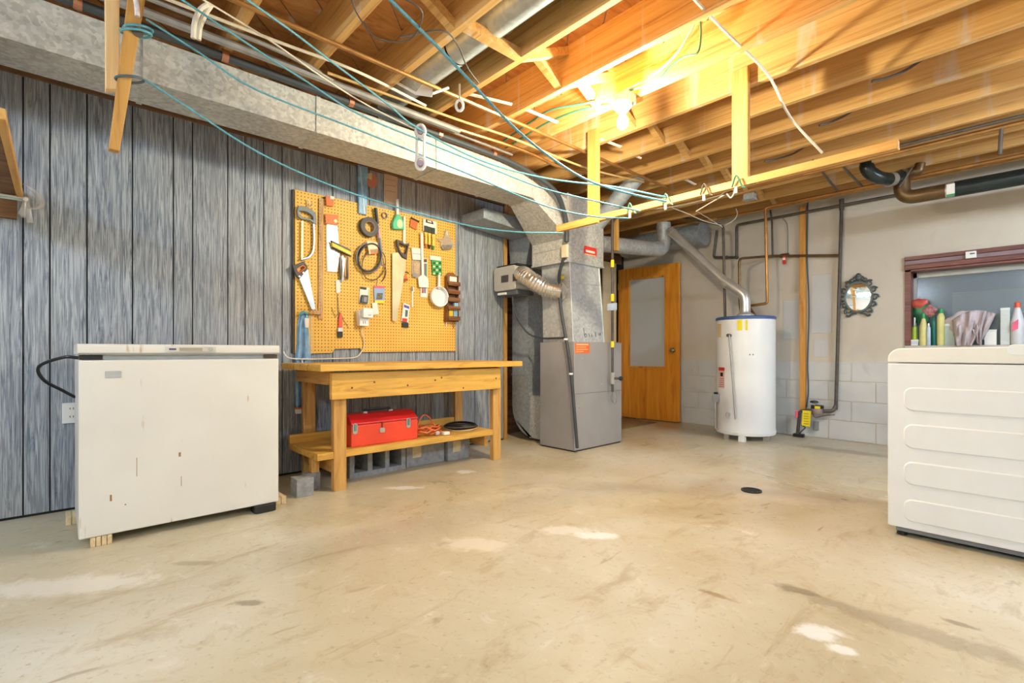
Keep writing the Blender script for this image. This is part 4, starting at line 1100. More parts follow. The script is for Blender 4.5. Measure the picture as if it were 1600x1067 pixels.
# foil tape flag on the round joist duct
tp = thing('plastic_scrap', tuple(PD(665,145,2.9)), 'white plastic scrap wrapped round the joist duct end', 'scrap')
P4 = [PD(*p) for p in ((648,148,2.86),(675,152,2.86),(677,137,2.9),(660,133,2.9))]
MB().add([*P4, *[p + UP*0.004 - FW*0.004 for p in P4]], [(0,1,2,3),(7,6,5,4),(0,4,5,1),(1,5,6,2),(2,6,7,3),(3,7,4,0)]).build('flag', WHITEP, tp)
MB().tube([PD(618,128,2.88), PD(650,146,2.86)], 0.008, 6).build('strip', WHITEP, tp); MB().tube([PD(676,146,2.87), PD(701,137,2.9)], 0.008, 6).build('strip', WHITEP, tp)
# slivers of white lath wedged at the joists
for i, (a, b, lab) in enumerate(((PZ(730,147,ZJ+0.02), PZ(800,164,ZJ-0.015), 'white lath sliver under the joist next to the pulley'), (PZ(823,172,ZJ), PZ(871,192,ZJ-0.012), 'white lath sliver under the joist left of the bulb'),
                            (PZ(938,218,ZJ+0.01), PZ(970,230,ZJ-0.012), 'short white lath sliver under the joist below the bulb'), (PZ(985,241,ZJ+0.02), PZ(1002,248,ZJ-0.01), 'tiny white lath sliver between the two posts'),
                            (PZ(1065,278,ZJ+0.02), PZ(1087,289,ZJ-0.01), 'white curved lath sliver above the rail'))):
    d_ = (b-a).normalized(); s_ = d_.cross(UP).normalized()*0.012
    MBx = MB().hexa([a-s_, b-s_, b+s_, a+s_], [p + UP*0.006 for p in (a-s_, b-s_, b+s_, a+s_)])
    solo('lath_sliver', MBx, CARD, lab, 'lath', 'lath slivers wedged under the joists')
# lamp wiring
LX = WLOC[lamp.name]
line('lamp_cable', curve([(2.05,2.50,2.47), PY(1010,124,2.55), PY(1035,106,2.55), PY(1060,80,2.55), PY(1080,48,2.55), PY(1088,30,2.55)], 6), 0.007, CABLEW, 'white lamp cable looping up from the bulb holder', 'cable')
line('lamp_cable', curve([(2.07,2.52,2.47), PY(1025,126,2.54), PY(1048,102,2.54), PY(1070,88,2.54), PY(1090,82,2.54), PY(1095,55,2.54), PY(1094,30,2.54)], 6), 0.006, CABLEG, 'green lamp cable looping up from the bulb holder', 'cable')
line('green_cable', curve([PZ(950,156,2.47), PZ(905,163,2.50), PZ(860,172,2.52), PZ(830,190,2.52), PZ(780,225,2.5)], 6), 0.007, CABLEG, 'upper green cable stapled in the joist bay beside the bulb', 'cable', 'green cables beside the bulb')
line('green_cable', curve([PZ(955,164,2.47), PZ(910,171,2.50), PZ(870,185,2.52), PZ(840,200,2.52), PZ(790,232,2.5)], 6), 0.007, CABLEG, 'lower green cable stapled in the joist bay beside the bulb', 'cable', 'green cables beside the bulb')
for k, (pts, lab) in enumerate((([(1490,72),(1450,88),(1415,110),(1385,122),(1362,127)], 'dark cable poking through the joist high on the washer side'), ([(1345,162),(1325,178),(1300,190),(1280,196)], 'dark cable poking through the joist above the rail end'),
                              ([(1262,226),(1240,240),(1215,248),(1195,252)], 'dark cable poking through the joist near the wide post'))):
    line('joist_cable', curve([PZ(p[0], p[1], ZJ+0.03+0.02*math.sin(i*1.2)) for i, p in enumerate(pts)], 5), 0.008, CABLED, lab, 'cable', 'cables through the joists')
line('slack_cable', curve([PD(621,-8,1.7), PD(660,20,1.8), PD(640,62,2.0), PD(590,60,2.0), PD(560,25,1.95), PD(548,-6,1.9)], 6), 0.003, CABLED, 'thin dark cable sagging between the joists near the duct', 'cable')
line('slack_cable', curve([PD(625,58,2.2), PD(690,48,2.25), PD(715,70,2.35), PD(730,105,2.45), PD(748,130,2.55)], 6), 0.004, CABLED, 'thin dark cable curling past the round joist duct', 'cable')

# ------------------------------------------------------------------ services on the back wall
WY = YB - 0.045
def wp3(pts, Y=WY): return [PY(p[0], p[1], Y) for p in pts]
gp = thing('gas_pipe', tuple(PY(1151, 402, WY)), 'black iron gas pipe along the back wall with a dropped loop', 'pipe')
zc = PY(1314, 321, WY).z
MB().tube(fillet([PY(1120,360,WY), PY(1115,402,WY), PY(1151,402,WY), Vector((PY(1151,350,WY).x, WY, zc)), Vector((4.6, WY, zc))], 0.03), 0.015, 10).build('run', IRON, gp, smooth=True)
MB().tube([Vector((PY(1315,330,WY).x, WY, zc)), PY(1306,640,WY)], 0.016, 10).build('drop', IRON, gp, smooth=True)
MB().tube([PY(1315,311,WY), PY(1315,328,WY)], 0.022, 10).build('tee', IRON, gp, smooth=True)
for px in (1135, 1151):
    q = PY(px, 402, WY); MB().ball(q, 0.022).build('fitting', IRON, gp, smooth=True)
hp = thing('heater_gas_pipe', tuple(PY(1131, 490, 5.40)), 'dark iron pipe dropping from the joists onto the water heater', 'pipe')
MB().tube(fillet([PY(1040,335,5.40), PY(1110,348,5.40), PY(1130,352,5.40), PY(1131,400,5.40), PY(1133,498,5.40)], 0.05), 0.014, 10).build('run', IRON, hp, smooth=True)
cw = thing('copper_supply_pipe', tuple(PY(1155, 478, 5.45)), 'copper water pipe bending down from the valve line into the heater', 'pipe')
MB().tube(fillet([PY(1315,399,WY), PY(1205,400,WY), PY(1155,404,5.45), PY(1156,480,5.45), HC + Vector((-0.06,0.10,1.27))], 0.05), 0.014, 10).build('run', COPPER_D, cw, smooth=True)
v_ = PY(1226, 399, WY)
MB().tube([v_ - Vector((0.04,0,0)), v_ + Vector((0.04,0,0))], 0.022, 10).build('valve_body', COPPER_D, cw, smooth=True)
MB().prism(rrect(v_.x-0.014, v_.x+0.022, v_.z-0.10, v_.z-0.01, 0.012), 'Y', WY-0.03, WY-0.018).build('valve_handle', RED, cw, bevel=0.002)
MB().box(v_.x-0.01, v_.x+0.016, WY-0.034, WY-0.029, v_.z-0.055, v_.z-0.03).build('valve_label', CARD, cw)
ch_ = thing('copper_hot_pipe', tuple(PY(1168, 478, 5.48)), 'copper pipe rising from the heater to the joists near the wall', 'pipe')
MB().tube(fillet([HC + Vector((0.07,0.10,1.27)), PY(1170,478,5.46), PY(1199,474,5.46), PY(1196,324,5.46), Vector((2.4, 5.46, 2.42)), Vector((4.4,5.46,2.42))], 0.03), 0.014, 10).build('run', COPPER, ch_, smooth=True)
line('thin_wall_pipe', fillet(wp3([(1203,325),(1206,345),(1207,399)]), 0.03), 0.010, IRON, 'thin dark pipe joining the joists and the valve line', 'pipe')
line('grey_wall_cable', curve(wp3([(1223,341),(1230,352),(1231,380),(1231,398)], YB-0.012), 5), 0.004, CONDUIT, 'thin grey wire curving down to the red valve handle', 'cable')
a, b = PY(1250, 321, YB-0.03), PY(1259, 640, YB-0.03)
solo('wall_batten', MB().box(a.x, b.x, YB-0.045, YB-0.009, b.z, ZJ-0.002), wood('batten_pine', rgb(222,166,84), rgb(204,142,62), rgb(160,100,40), 'Z'), 'tall pine batten fixed upright on the back wall', 'batten', bevel=0.002)
line('wall_cable', curve([PY(1262,312,YB-0.02), PY(1261,400,YB-0.02), PY(1264,480,YB-0.02), PY(1262,560,YB-0.02), PY(1263,610,YB-0.02), PY(1260,636,YB-0.03)], 6), 0.007, plain('slate_cable', rgb(72,84,96), 0.5), 'dark grey cable running down beside the pine batten', 'cable')
rk = PY(1268, 320, YB)
# water meter low on the wall
wm = thing('water_meter', tuple(PY(1245, 688, YB-0.10)), 'brass water meter with yellow tag low on the back wall', 'meter')
mc = PY(1277, 640, YB-0.09)
MB().lathe(mc, [(0.045,-0.05),(0.055,-0.03),(0.055,0.03),(0.048,0.04)], 18).build('body', plain('meter_bronze', rgb(168,150,148), 0.4, 0.5), wm, smooth=True)
MB().lathe(mc, [(0.058,0.012),(0.058,0.045)], 18).build('band', plain('meter_band', rgb(36,38,40), 0.5), wm, smooth=True)
q = PY(1280, 636, YB-0.09)
MB().box(q.x-0.025, q.x+0.025, YB-0.152, YB-0.146, mc.z+0.014, mc.z+0.042).build('band_label', YELLOW, wm)
MB().lathe(mc + Vector((-0.03,0,0.075)), [(0.03,-0.006),(0.04,0.0),(0.035,0.012),(0.01,0.02)], 14).build('lid', BLACK, wm, smooth=True)
MB().tube([mc + Vector((-0.03,0,0.03)), mc + Vector((-0.03,0,0.08))], 0.012, 8).build('lid_stem', SCREW, wm)
MB().tube(fillet([mc + Vector((0.05,0,-0.01)), PY(1302,642,YB-0.06), PY(1306,634,WY)], 0.03), 0.019, 10).build('outlet_pipe', IRON, wm, smooth=True)
MB().tube(curve([mc + Vector((-0.04,-0.04,-0.04)), mc + Vector((0.0,-0.05,-0.075)), mc + Vector((0.08,-0.03,-0.05)), PY(1304,648,YB-0.03)], 5), 0.005, 6).build('ground_wire', COPPER_D, wm, smooth=True)
MB().tube(fillet([mc + Vector((-0.05,0,-0.01)), PY(1250,642,YB-0.10), PY(1248,660,YB-0.10), PY(1245,692,YB-0.10)], 0.03), 0.017, 10).build('riser', IRON, wm, smooth=True)
a = PY(1246, 646, YB-0.12)
MB().prism(rrect(a.x-0.014, a.x+0.012, a.z-0.045, a.z+0.035, 0.012), 'Y', YB-0.15, YB-0.13).build('valve_handle', PINK, wm, bevel=0.003)
a, b = PY(1253, 641, YB-0.16), PY(1267.5, 666, YB-0.16)
tg = MB().hexa([(a.x,YB-0.165,b.z),(b.x-0.01,YB-0.165,b.z-0.006),(b.x-0.01,YB-0.160,b.z-0.006),(a.x,YB-0.160,b.z)], [(a.x+0.008,YB-0.165,a.z),(b.x,YB-0.165,a.z),(b.x,YB-0.160,a.z),(a.x+0.008,YB-0.160,a.z)]).build('tag', YELLOW, wm)
for k in range(5):
    zz = a.z - 0.035 - 0.026*k
    MB().box(a.x+0.018, b.x-0.022, YB-0.167, YB-0.1645, zz, zz+0.006).build('tag_print', plain('tag_print_brown', rgb(150,130,20), 0.6), tg)
MB().tube(curve([PY(1252,664,YB-0.12), PY(1258,668,YB-0.13), PY(1252,674,YB-0.12), PY(1249,678,YB-0.10)], 5), 0.006, 6).build('tag_wire', IRON, wm, smooth=True)
MB().box(PY(1240,684,YB-0.1).x, PY(1256,684,YB-0.1).x, YB-0.13, YB-0.07, 0.0, 0.035).build('base_shoe', BLACK, wm, bevel=0.004)
# small grey box under the meter
a, b = PY(1271, 658, YB-0.02), PY(1279, 672, YB-0.02)
solo('wall_box', MB().box(a.x, b.x, YB-0.035, YB-0.006, b.z, a.z), plain('box_grey', rgb(140,142,146), 0.6), 'small grey box on the wall under the water meter', 'box', bevel=0.003)
# soil pipe: black plastic run, copper section and bends at the back wall
so = thing('drain_pipe', tuple(PY(1410, 300, 5.30)), 'thick drain pipe of black plastic and copper below the joists', 'pipe')
DY = 5.30
p1 = PY(1415, 304, DY); zr = p1.z - 0.03
MB().tube(fillet([PY(1409,268,DY), Vector((PY(1409,268,DY).x, DY, zr)), Vector((PY(1480,310,DY).x, DY, zr))], 0.10, 8), 0.058, 18).build('copper_bend', COPPER_D, so, smooth=True)
MB().tube([Vector((PY(1440,310,DY).x, DY, zr)), Vector((PY(1482,310,DY).x, DY, zr))], 0.056, 18).build('copper_section', COPPER, so, smooth=True)
MB().tube([Vector((PY(1478,310,DY).x, DY, zr)), Vector((PY(1492,310,DY).x, DY, zr))], 0.066, 18).build('coupling', SCREW, so, smooth=True)
MB().tube([Vector((PY(1490,310,DY).x, DY, zr)), Vector((5.2, DY, zr))], 0.062, 20).build('plastic_run', ABS, so, smooth=True)
c_ = Vector((PY(1478,310,DY).x, DY, zr))
MB().box(c_.x+0.01, c_.x+0.06, DY-0.075, DY-0.062, zr-0.05, zr+0.03).build('coupling_label', CARD, so); MB().box(c_.x+0.01, c_.x+0.06, DY-0.070, DY-0.060, zr-0.065, zr-0.045).build('coupling_label', GREENP, so)
MB().tube(fillet([PY(1353,225,4.95), PY(1354,266,4.95), PY(1372,278,5.0), PY(1393,281,5.15), PY(1409,274,DY)], 0.08, 6), 0.052, 16).build('trap_bend', ABS, so, smooth=True)
MB().tube([PY(1388,281,5.12), PY(1395,280,5.17)], 0.057, 16).build('trap_band', SCREW, so, smooth=True)
MB().tube(fillet([PY(1409,272,DY), PY(1425,268,DY), PY(1436,268,DY), PY(1438,255,DY)], 0.05), 0.036, 14).build('branch', COPPER_D, so, smooth=True)
MB().tube([PY(1425,262,DY-0.06), PY(1405,292,DY-0.06)], 0.007, 6).build('hanger', IRON, so)
line('copper_run_pipe', [(1.9,4.70,2.425),(4.8,4.70,2.425)], 0.016, COPPER, 'copper pipe running under the joists toward the washer', 'pipe')
line('iron_run_pipe', [(2.3,4.60,2.435),(4.8,4.60,2.435)], 0.013, IRON, 'dark iron pipe running just in front of the copper pipe under the joists', 'pipe')
a = PZ(1565, 207, 2.42)
a = PY(1565, 205, 4.70)
line('hanging_stub', [Vector((a.x, 4.70, 2.43)), PY(1562, 242, 4.70)], 0.012, IRON, 'short dark pipe stub hanging from the copper run', 'pipe')
line('wall_copper_pipe', [(1.2,5.60,2.44),(4.8,5.60,2.44)], 0.014, COPPER, 'copper pipe along the joist closest to the back wall', 'pipe')
# dark cable down the furnace and gas riser beside it
co = thing('line_set', tuple(PY(898, 705, 3.37)), 'black tube running down the front corner of the furnace', 'tube')
MB().tube(curve([(0.835,3.345,1.76), PY(874,430,3.37), PY(875,470,3.37), PY(880,505,3.37), PY(888,550,3.36), PY(894,600,3.36), PY(898,650,3.36), PY(902,700,3.36)], 5), 0.015, 8).build('tube', RUBBER, co, smooth=True)
q = PY(880, 393, 3.33)
MB().box(q.x-0.02, q.x+0.045, 3.325, 3.355, q.z-0.055, q.z+0.06).build('service_box', plain('service_cream', rgb(216,206,180), 0.5), co, bevel=0.004)
MB().tube([(q.x-0.02, 3.34, 1.765), (q.x+0.04, 3.34, 1.775)], 0.014, 8).build('fitting', COPPER_D, co, smooth=True)
for py in (584, 530):
    q = PY(892 if py == 584 else 884, py, 3.36); MB().tube([q - UP*0.008, q + UP*0.008], 0.019, 8).build('tie', WHITEP, co)
gr = thing('gas_riser', tuple(PX(957, 600, 0.93)), 'dark gas riser with yellow fittings beside the furnace', 'pipe')
gx, gy = PX(957, 500, 0.95).x, PX(957, 500, 0.95).y
zt = lambda py: PX(957, py, 0.95).z
MB().tube([(gx,gy,zt(612)), (gx,gy,2.45)], 0.013, 10).build('riser', IRON, gr, smooth=True)
for py, h in ((412, 0.035), (465, 0.035), (538, 0.03)):
    MB().tube([(gx,gy,zt(py)-h), (gx,gy,zt(py)+h)], 0.017, 10).build('yellow_fitting', YELLOW, gr, smooth=True)
MB().tube([(gx,gy,zt(600)), (gx,gy,zt(582))], 0.022, 10).build('valve_body', SCREW, gr, smooth=True)
MB().tube([(gx,gy,zt(591)), (gx+0.07,gy+0.03,zt(591))], 0.012, 8).build('valve_stem', IRON, gr); MB().ball((gx+0.075,gy+0.03,zt(591)), 0.022).build('valve_knob', BLACK, gr, smooth=True)
MB().tube(curve([(gx,gy,zt(612)), (gx-0.01,gy-0.01,zt(622)), (gx+0.01,gy+0.03,zt(631)), (gx+0.02,gy+0.04,zt(620)), (gx+0.01,gy+0.03,zt(610))], 5), 0.005, 6).build('flex_wire', CONDUIT, gr, smooth=True)
MB().box(gx-0.05, gx+0.06, gy-0.016, gy-0.012, zt(485), zt(474)).build('tape_tag', plain('tag_blue', rgb(186,204,226), 0.6), gr)

# tangle of loose wires and a small junction box over the rail and heater
def tangle(pts, r, m, label, name='loose_wire', x=None):
    return line(name, curve([(PZ(p[0], p[1], ZJ+0.002) if k == 0 and p[2] > 4 else PY(p[0], p[1], p[2])) for k, p in enumerate(pts)], 6), r, m, label, 'wire', 'loose wires above the heater')
tangle([(1010,328,3.05),(1060,322,3.1),(1110,310,3.05),(1140,300,3.0),(1160,290,2.95),(1180,286,2.93)], 0.005, CABLED, 'dark wire strung just under the rail')
tangle([(1120,312,3.0),(1134,297,2.95),(1141,290,2.94),(1147,300,2.95),(1142,309,2.95),(1136,303,2.95)], 0.004, ROPEW, 'pale twine knotted round the rail by the wide post')
tangle([(1088,330,3.4),(1110,317,3.3),(1126,308,3.1),(1136,302,3.0)], 0.004, ROPEW, 'pale twine stretched down from the rail knot')
tangle([(1045,323,4.8),(1070,332,4.9),(1100,345,5.1),(1128,352,5.38)], 0.005, CABLEW, 'white wire sagging toward the heater pipe')
tangle([(1090,331,5.2),(1112,344,5.28),(1129,355,5.39)], 0.004, CABLEW, 'short white wire above the heater pipe')
tangle([(1150,326,5.4),(1152,335,5.4),(1146,344,5.4),(1133,352,5.40)], 0.005, CABLEW, 'white wire looping out of the small junction box')
jb = PY(1171, 326, 5.0)
jbx = thing('junction_box', (jb.x, 5.0, jb.z), 'small grey junction box under the joists above the heater', 'box')
MB().box(jb.x-0.05, jb.x+0.05, 4.97, 5.05, ZJ-0.055, ZJ-0.001).build('box', GALV, jbx, bevel=0.004)
MB().box(jb.x-0.055, jb.x+0.055, 4.965, 5.055, ZJ-0.062, ZJ-0.055).build('cover', GALV, jbx)
for px_, lab in ((1292, 'dark iron strap pipe crossing under the joists by the batten'), (1330, 'second dark iron strap pipe crossing under the joists')):
    a = PZ(px_-22, 250, 2.44); b = PY(px_+20, 312, 5.55)
    line('cross_pipe', [Vector((a.x, a.y, 2.435)), Vector((b.x, b.y, 2.435))], 0.010, IRON, lab, 'pipe', 'small pipes crossing to the back wall')

# ------------------------------------------------------------------ oval mirror with a scrolled frame
mi = thing('oval_mirror', tuple(PY(1340, 492, YB)), 'oval mirror in a scrolled pewter frame on the back wall', 'mirror')
mc = PY(1341, 464, YB-0.02); k1 = (PY(1361, 464, YB).x - PY(1321, 464, YB).x)/2; k2 = (PY(1341, 442, YB).z - PY(1341, 486, YB).z)/2
MB().prism(circ((mc.x, mc.z), k1, k2, 40), 'Y', YB-0.018, YB-0.014).build('glass', MIRROR, mi)
fr = MB().ring(circ((mc.x, mc.z), k1*1.14, k2*1.12, 40), circ((mc.x, mc.z), k1*0.97, k2*0.97, 40), 'Y', YB-0.030, YB-0.0).build('rim', MIRRORFRAME, mi, bevel=0.003)
def scroll(c, r, a0, turns=1.2, th=0.009, sg=1):
    pts = [(c[0] + sg*r*(1-0.6*t)*math.cos(a0+turns*2*PI*t), YB-0.016, c[1] + r*(1-0.6*t)*math.sin(a0+turns*2*PI*t)) for t in [i/14 for i in range(15)]]
    MB().tube(pts, [th*(1-0.4*i/14) for i in range(15)], 6).build('scroll', MIRRORFRAME, mi, smooth=True)
for sg in (-1, 1):
    for ang, rr in ((75, 0.030), (48, 0.034), (22, 0.030), (-4, 0.034), (-28, 0.030), (-52, 0.034)):
        A = math.radians(ang)
        scroll((mc.x + sg*k1*1.26*math.cos(A), mc.z + k2*1.22*math.sin(A)), rr, A, 1.1, 0.011, sg)
    MB().tube(curve([(mc.x+sg*k1*0.15, YB-0.016, mc.z-k2*1.14), (mc.x+sg*k1*0.45, YB-0.016, mc.z-k2*1.18), (mc.x+sg*k1*0.75, YB-0.016, mc.z-k2*1.34), (mc.x+sg*k1*0.95, YB-0.016, mc.z-k2*1.27)], 4), 0.012, 6).build('foot_scroll', MIRRORFRAME, mi, smooth=True)
for dx, dz, rr in ((0,1.52,0.024),(0,1.36,0.028),(-0.16,1.40,0.020),(0.16,1.40,0.020),(-0.30,1.28,0.020),(0.30,1.28,0.020),(-0.5,1.2,0.022),(0.5,1.2,0.022)):
    MB().ball((mc.x+dx*k1, YB-0.016, mc.z+dz*k2), rr, 10).build('crest_leaf', MIRRORFRAME, mi, smooth=True)

# ------------------------------------------------------------------ floor drain
q = PZ(1174, 767, 0)
fd = thing('floor_drain', (q.x, q.y, 0), 'round black drain grate set in the concrete floor', 'drain')
MB().ring(circ((q.x,q.y), 0.062, 0.062, 24), circ((q.x,q.y), 0.050, 0.050, 24), 'Z', 0.0, 0.008).build('rim', BLACK, fd)
for k in range(-3, 4):
    h = math.sqrt(0.052**2 - (k*0.0135)**2)
    MB().box(q.x+k*0.0135-0.004, q.x+k*0.0135+0.004, q.y-h, q.y+h, 0.001, 0.007).build('bar', BLACK, fd)
MB().prism(circ((q.x,q.y), 0.052, 0.052, 24), 'Z', 0.0005, 0.0015).build('drain_hole', DARKGAP, fd)

# ------------------------------------------------------------------ shelf edge with a tied bag on the panelled wall
sh = thing('plank_shelf', (0.6, -0.3, 1.6), 'rough wooden shelf fixed to the panelled wall with a pale front edge', 'shelf')
MB().box(0.0, 1.25, -0.50, -0.16, 1.735, 1.755).build('shelf_board', W_BROWN, sh)
MB().box(0.0, 1.25, -0.16, -0.135, 1.725, 1.765).build('edge_strip', W_LIGHT_X, sh, bevel=0.002)
MB().box(0.002, 0.035, -0.50, -0.16, 1.612, 1.735).build('wall_cleat', W_BROWN, sh)
for i in range(2):
    MB().tube([(0.05, -0.48, 1.725-0.012*i), (0.05, -0.12, 1.725-0.012*i)], 0.007, 8).build('rail_tube', (plain('pale_teal', rgb(200,220,216), 0.4) if i else WHITEP), sh, smooth=True)
bg = thing('tied_plastic_bag', (0.06, -0.10, 1.62), 'white plastic bag knotted round the shelf corner', 'bag')
m = MB(); c = PX(52, 310, 0.08)
MB().tube(curve([PX(37,287,0.08), PX(55,300,0.10), PX(66,316,0.10), PX(58,325,0.09), PX(42,325,0.08)], 6), [0.004+0.010*math.sin(PI*i/24) for i in range(25)], 8).build('loop', CLEARBAG, bg, smooth=True)
for k, (pa, pb) in enumerate((((40,312),(37,340)),((43,312),(47,348)),((38,310),(33,336)))):
    A, B = PX(*pa, 0.08), PX(*pb, 0.07)
    MB().tube([A, (A+B)/2 + Vector((0.01,0.004*(k-1),0)), B], [0.006,0.010,0.014], 8, flat=0.4).build('tail', CLEARBAG, bg, smooth=True)
MB().ball(PX(40,311,0.08), 0.012).build('knot', WHITEP, bg, smooth=True)

# ------------------------------------------------------------------ things on the window sill
SZ = WZ0 + 0.031
def bottle(px, pyb, pyt, w, Y, body, cap, label, name='bottle', cat='bottle', capfrac=0.2, shoulder=0.12, neck=0.45, lab=None):
    b = PY(px, pyb, Y); h = PY(px, pyt, Y).z - SZ; r = w/2
    t = thing(name, (b.x, Y, SZ), label, cat, 'bottles on the window sill')
    hb_ = h*(1-capfrac)
    MB().lathe((b.x,Y,SZ), [(r*0.92,0),(r,0.008),(r,hb_*(1-shoulder)-0.01),(r*0.92,hb_*(1-shoulder)+0.005),(r*neck,hb_)], 16).build('body', body, t, smooth=True)
    MB().lathe((b.x,Y,SZ), [(r*neck*1.1,hb_),(r*neck*1.1,h-0.006),(r*neck*0.8,h)], 14).build('cap', cap, t, smooth=True)
    if lab:
        MB().lathe((b.x,Y,SZ), [(r*1.012,hb_*0.2),(r*1.012,hb_*0.55)], 16).build('label', lab, t, smooth=True)
Yf = YB + 0.04
PALEG = plain('pale_yellow_bottle', rgb(218,212,140), 0.35)
bottle(1443, 530, 489, 0.062, Yf, PALEG, GREENP, 'pale yellow bottle with green cap nearest the window jamb', capfrac=0.17, shoulder=0.3)
bottle(1470, 530, 482, 0.056, Yf, PALEG, GREENP, 'taller pale yellow bottle with green cap beside the grey cloth', capfrac=0.13, shoulder=0.1, neck=0.6)
bottle(1460, 530, 492, 0.045, YB+0.085, plain('teal_bottle', rgb(60,150,150), 0.3), plain('teal_cap', rgb(30,120,100), 0.4), 'teal bottle standing behind the two yellow bottles', capfrac=0.1)
bottle(1429, 530, 496, 0.048, YB+0.07, plain('lime_bottle', rgb(170,200,70), 0.3), plain('clear_cap', rgb(210,220,214), 0.3), 'lime green bottle tucked against the window jamb', capfrac=0.3, neck=0.3)
bottle(1451, 530, 505, 0.03, YB+0.02, plain('clear_blue_bottle', rgb(186,204,222), 0.2), WHITEP, 'small clear blue bottle between the yellow bottles', capfrac=0.12)
bottle(1590, 529, 472, 0.085, Yf, plain('white_spray_body', rgb(214,216,222), 0.35), plain('orange_cap', rgb(226,96,60), 0.4), 'white bottle with orange cap and pink mark at the end of the sill', capfrac=0.13, shoulder=0.35, neck=0.4, lab=None)
q = PY(1586, 508, Yf-0.046)
solo('bottle_sticker', MB().prism([(q.x-0.02,q.z-0.05),(q.x+0.018,q.z-0.03),(q.x+0.02,q.z+0.05),(q.x-0.015,q.z+0.02)], 'Y', Yf-0.0465, Yf-0.0435), PINK, 'pink sticker on the white bottle with orange cap', 'sticker')
def carton(px0, px1, pyt, Y, d, m, label, name='carton'):
    a, b = PY(px0, 528, Y), PY(px1, 528, Y); zt_ = PY((px0+px1)/2, pyt, Y).z
    t = thing(name, ((a.x+b.x)/2, Y+d/2, SZ), label, 'box', 'cartons on the window sill')
    MB().box(a.x, b.x, Y, Y+d, SZ, zt_).build('box', m, t, bevel=0.003)
    MB().box(a.x-0.001, b.x+0.001, Y-0.001, Y+d, zt_-0.018, zt_+0.001).build('lid', plain(name+'_lid', rgb(224,228,224), 0.5), t)
carton(1563, 1578, 481, Yf-0.01, 0.05, plain('tall_carton', rgb(206,212,210), 0.5), 'tall narrow white carton beside the grey cloth')
carton(1538, 1557, 515, Yf-0.01, 0.06, WHITEP, 'short white tub under the edge of the grey cloth')
carton(1476, 1492, 506, Yf-0.01, 0.07, plain('pale_mint_tin', rgb(186,208,204), 0.4), 'pale mint tin half covered by the grey cloth')
cs = thing('sachet_stack', (PY(1427, 528, Yf-0.03).x, Yf-0.02, SZ), 'small stack of white packets in the sill corner', 'packets')
for k in range(3):
    a, b = PY(1419+k*0.6, 528, Yf-0.04), PY(1434+k*0.4, 528, Yf-0.04)
    MB().box(a.x, b.x, Yf-0.04, Yf+0.02, SZ+k*0.019, SZ+k*0.019+0.017).build('packet', (WHITEP, plain('packet_blue', rgb(200,214,234), 0.5), CARD)[k], cs, bevel=0.002)
# red and green plastic bag behind the bottles
def blob(c, rx, ry, rz, m, name, parent, seed, amp=0.25, n=18):
    rnd = random.Random(seed); ph = [rnd.random()*6 for _ in range(6)]
    mb = MB(); rows = []
    for i in range(n//2+1):
        th = PI*i/(n//2); row = []
        for j in range(n+1):
            f = 2*PI*j/n
            k = 1 + amp*(math.sin(3*f+ph[0]+2*th)*0.5 + math.sin(5*f+ph[1]-3*th)*0.3 + math.sin(7*th+ph[2])*0.25)
            row.append(Vector((c[0]+rx*k*math.sin(th)*math.cos(f), c[1]+ry*k*math.sin(th)*math.sin(f), c[2]+rz*k*math.cos(th))))
        row[-1] = row[0].copy(); rows.append(row)
    mb.grid(rows); return mb.build(name, m, parent, smooth=True, ang=70)
gb = thing('chip_bag', tuple(PY(1440, 500, YB+0.1)), 'crumpled red and green bag leaning in the window corner', 'bag')
q = PY(1440, 478, YB+0.10)
blob((q.x, YB+0.095, q.z-0.06), 0.075, 0.03, 0.10, plain('bag_green', rgb(40,120,80), 0.4, var=0.4), 'belly', gb, 3)
blob((q.x-0.02, YB+0.09, q.z+0.02), 0.075, 0.025, 0.045, plain('bag_red', rgb(196,84,70), 0.4, var=0.3), 'top', gb, 4)
blob((q.x+0.05, YB+0.085, q.z-0.05), 0.06, 0.022, 0.055, plain('bag_stripe', rgb(178,110,110), 0.5, var=0.6, scale=60), 'label', gb, 5)
# cloth heaped over the tin, hanging over the sill edge
cl = thing('rag', tuple(PY(1516, 530, YB)), 'mauve grey rag heaped on the sill and hanging over its edge', 'cloth')
def cloth_sheet(poly_px, Y0, puff, name, seed, nu=22, nv=16):
    """poly_px: top-left, top-right, bottom-right, bottom-left pixel corners with wavy folds"""
    rnd = random.Random(seed); ph = [rnd.random()*6 for _ in range(5)]
    rows = []
    for i in range(nv+1):
        v = i/nv; row = []
        for j in range(nu+1):
            u = j/nu
            tl, tr, br, bl_ = poly_px
            x = (tl[0]*(1-u)+tr[0]*u)*(1-v) + (bl_[0]*(1-u)+br[0]*u)*v
            yy = (tl[1]*(1-u)+tr[1]*u)*(1-v) + (bl_[1]*(1-u)+br[1]*u)*v
            yy -= 7*math.sin(PI*u)*(1-v)
            fold = 0.018*math.sin(5*PI*u + ph[0] + 2*v) + 0.010*math.sin(9*PI*u+ph[1]-3*v)
            p = PY(x, yy, Y0 - puff*math.sin(PI*min(1, v*1.1+0.05))*math.sin(PI*u)**0.6 + fold)
            row.append(p)
        rows.append(row)
    MB().grid(rows).build(name, CLOTH, cl, smooth=True, solid=0.004, ang=80)
q = PY(1512, 505, YB+0.05)
blob((q.x, YB+0.045, q.z-0.005), 0.145, 0.045, 0.105, CLOTH, 'heap', cl, 11, 0.16, 30)
cloth_sheet([(1488,500),(1542,486),(1528,524),(1490,525)], YB-0.005, 0.055, 'fold', 3)
cloth_sheet([(1490,512),(1536,508),(1518,540),(1494,541)], YB-0.030, 0.03, 'hanging_corner', 8)
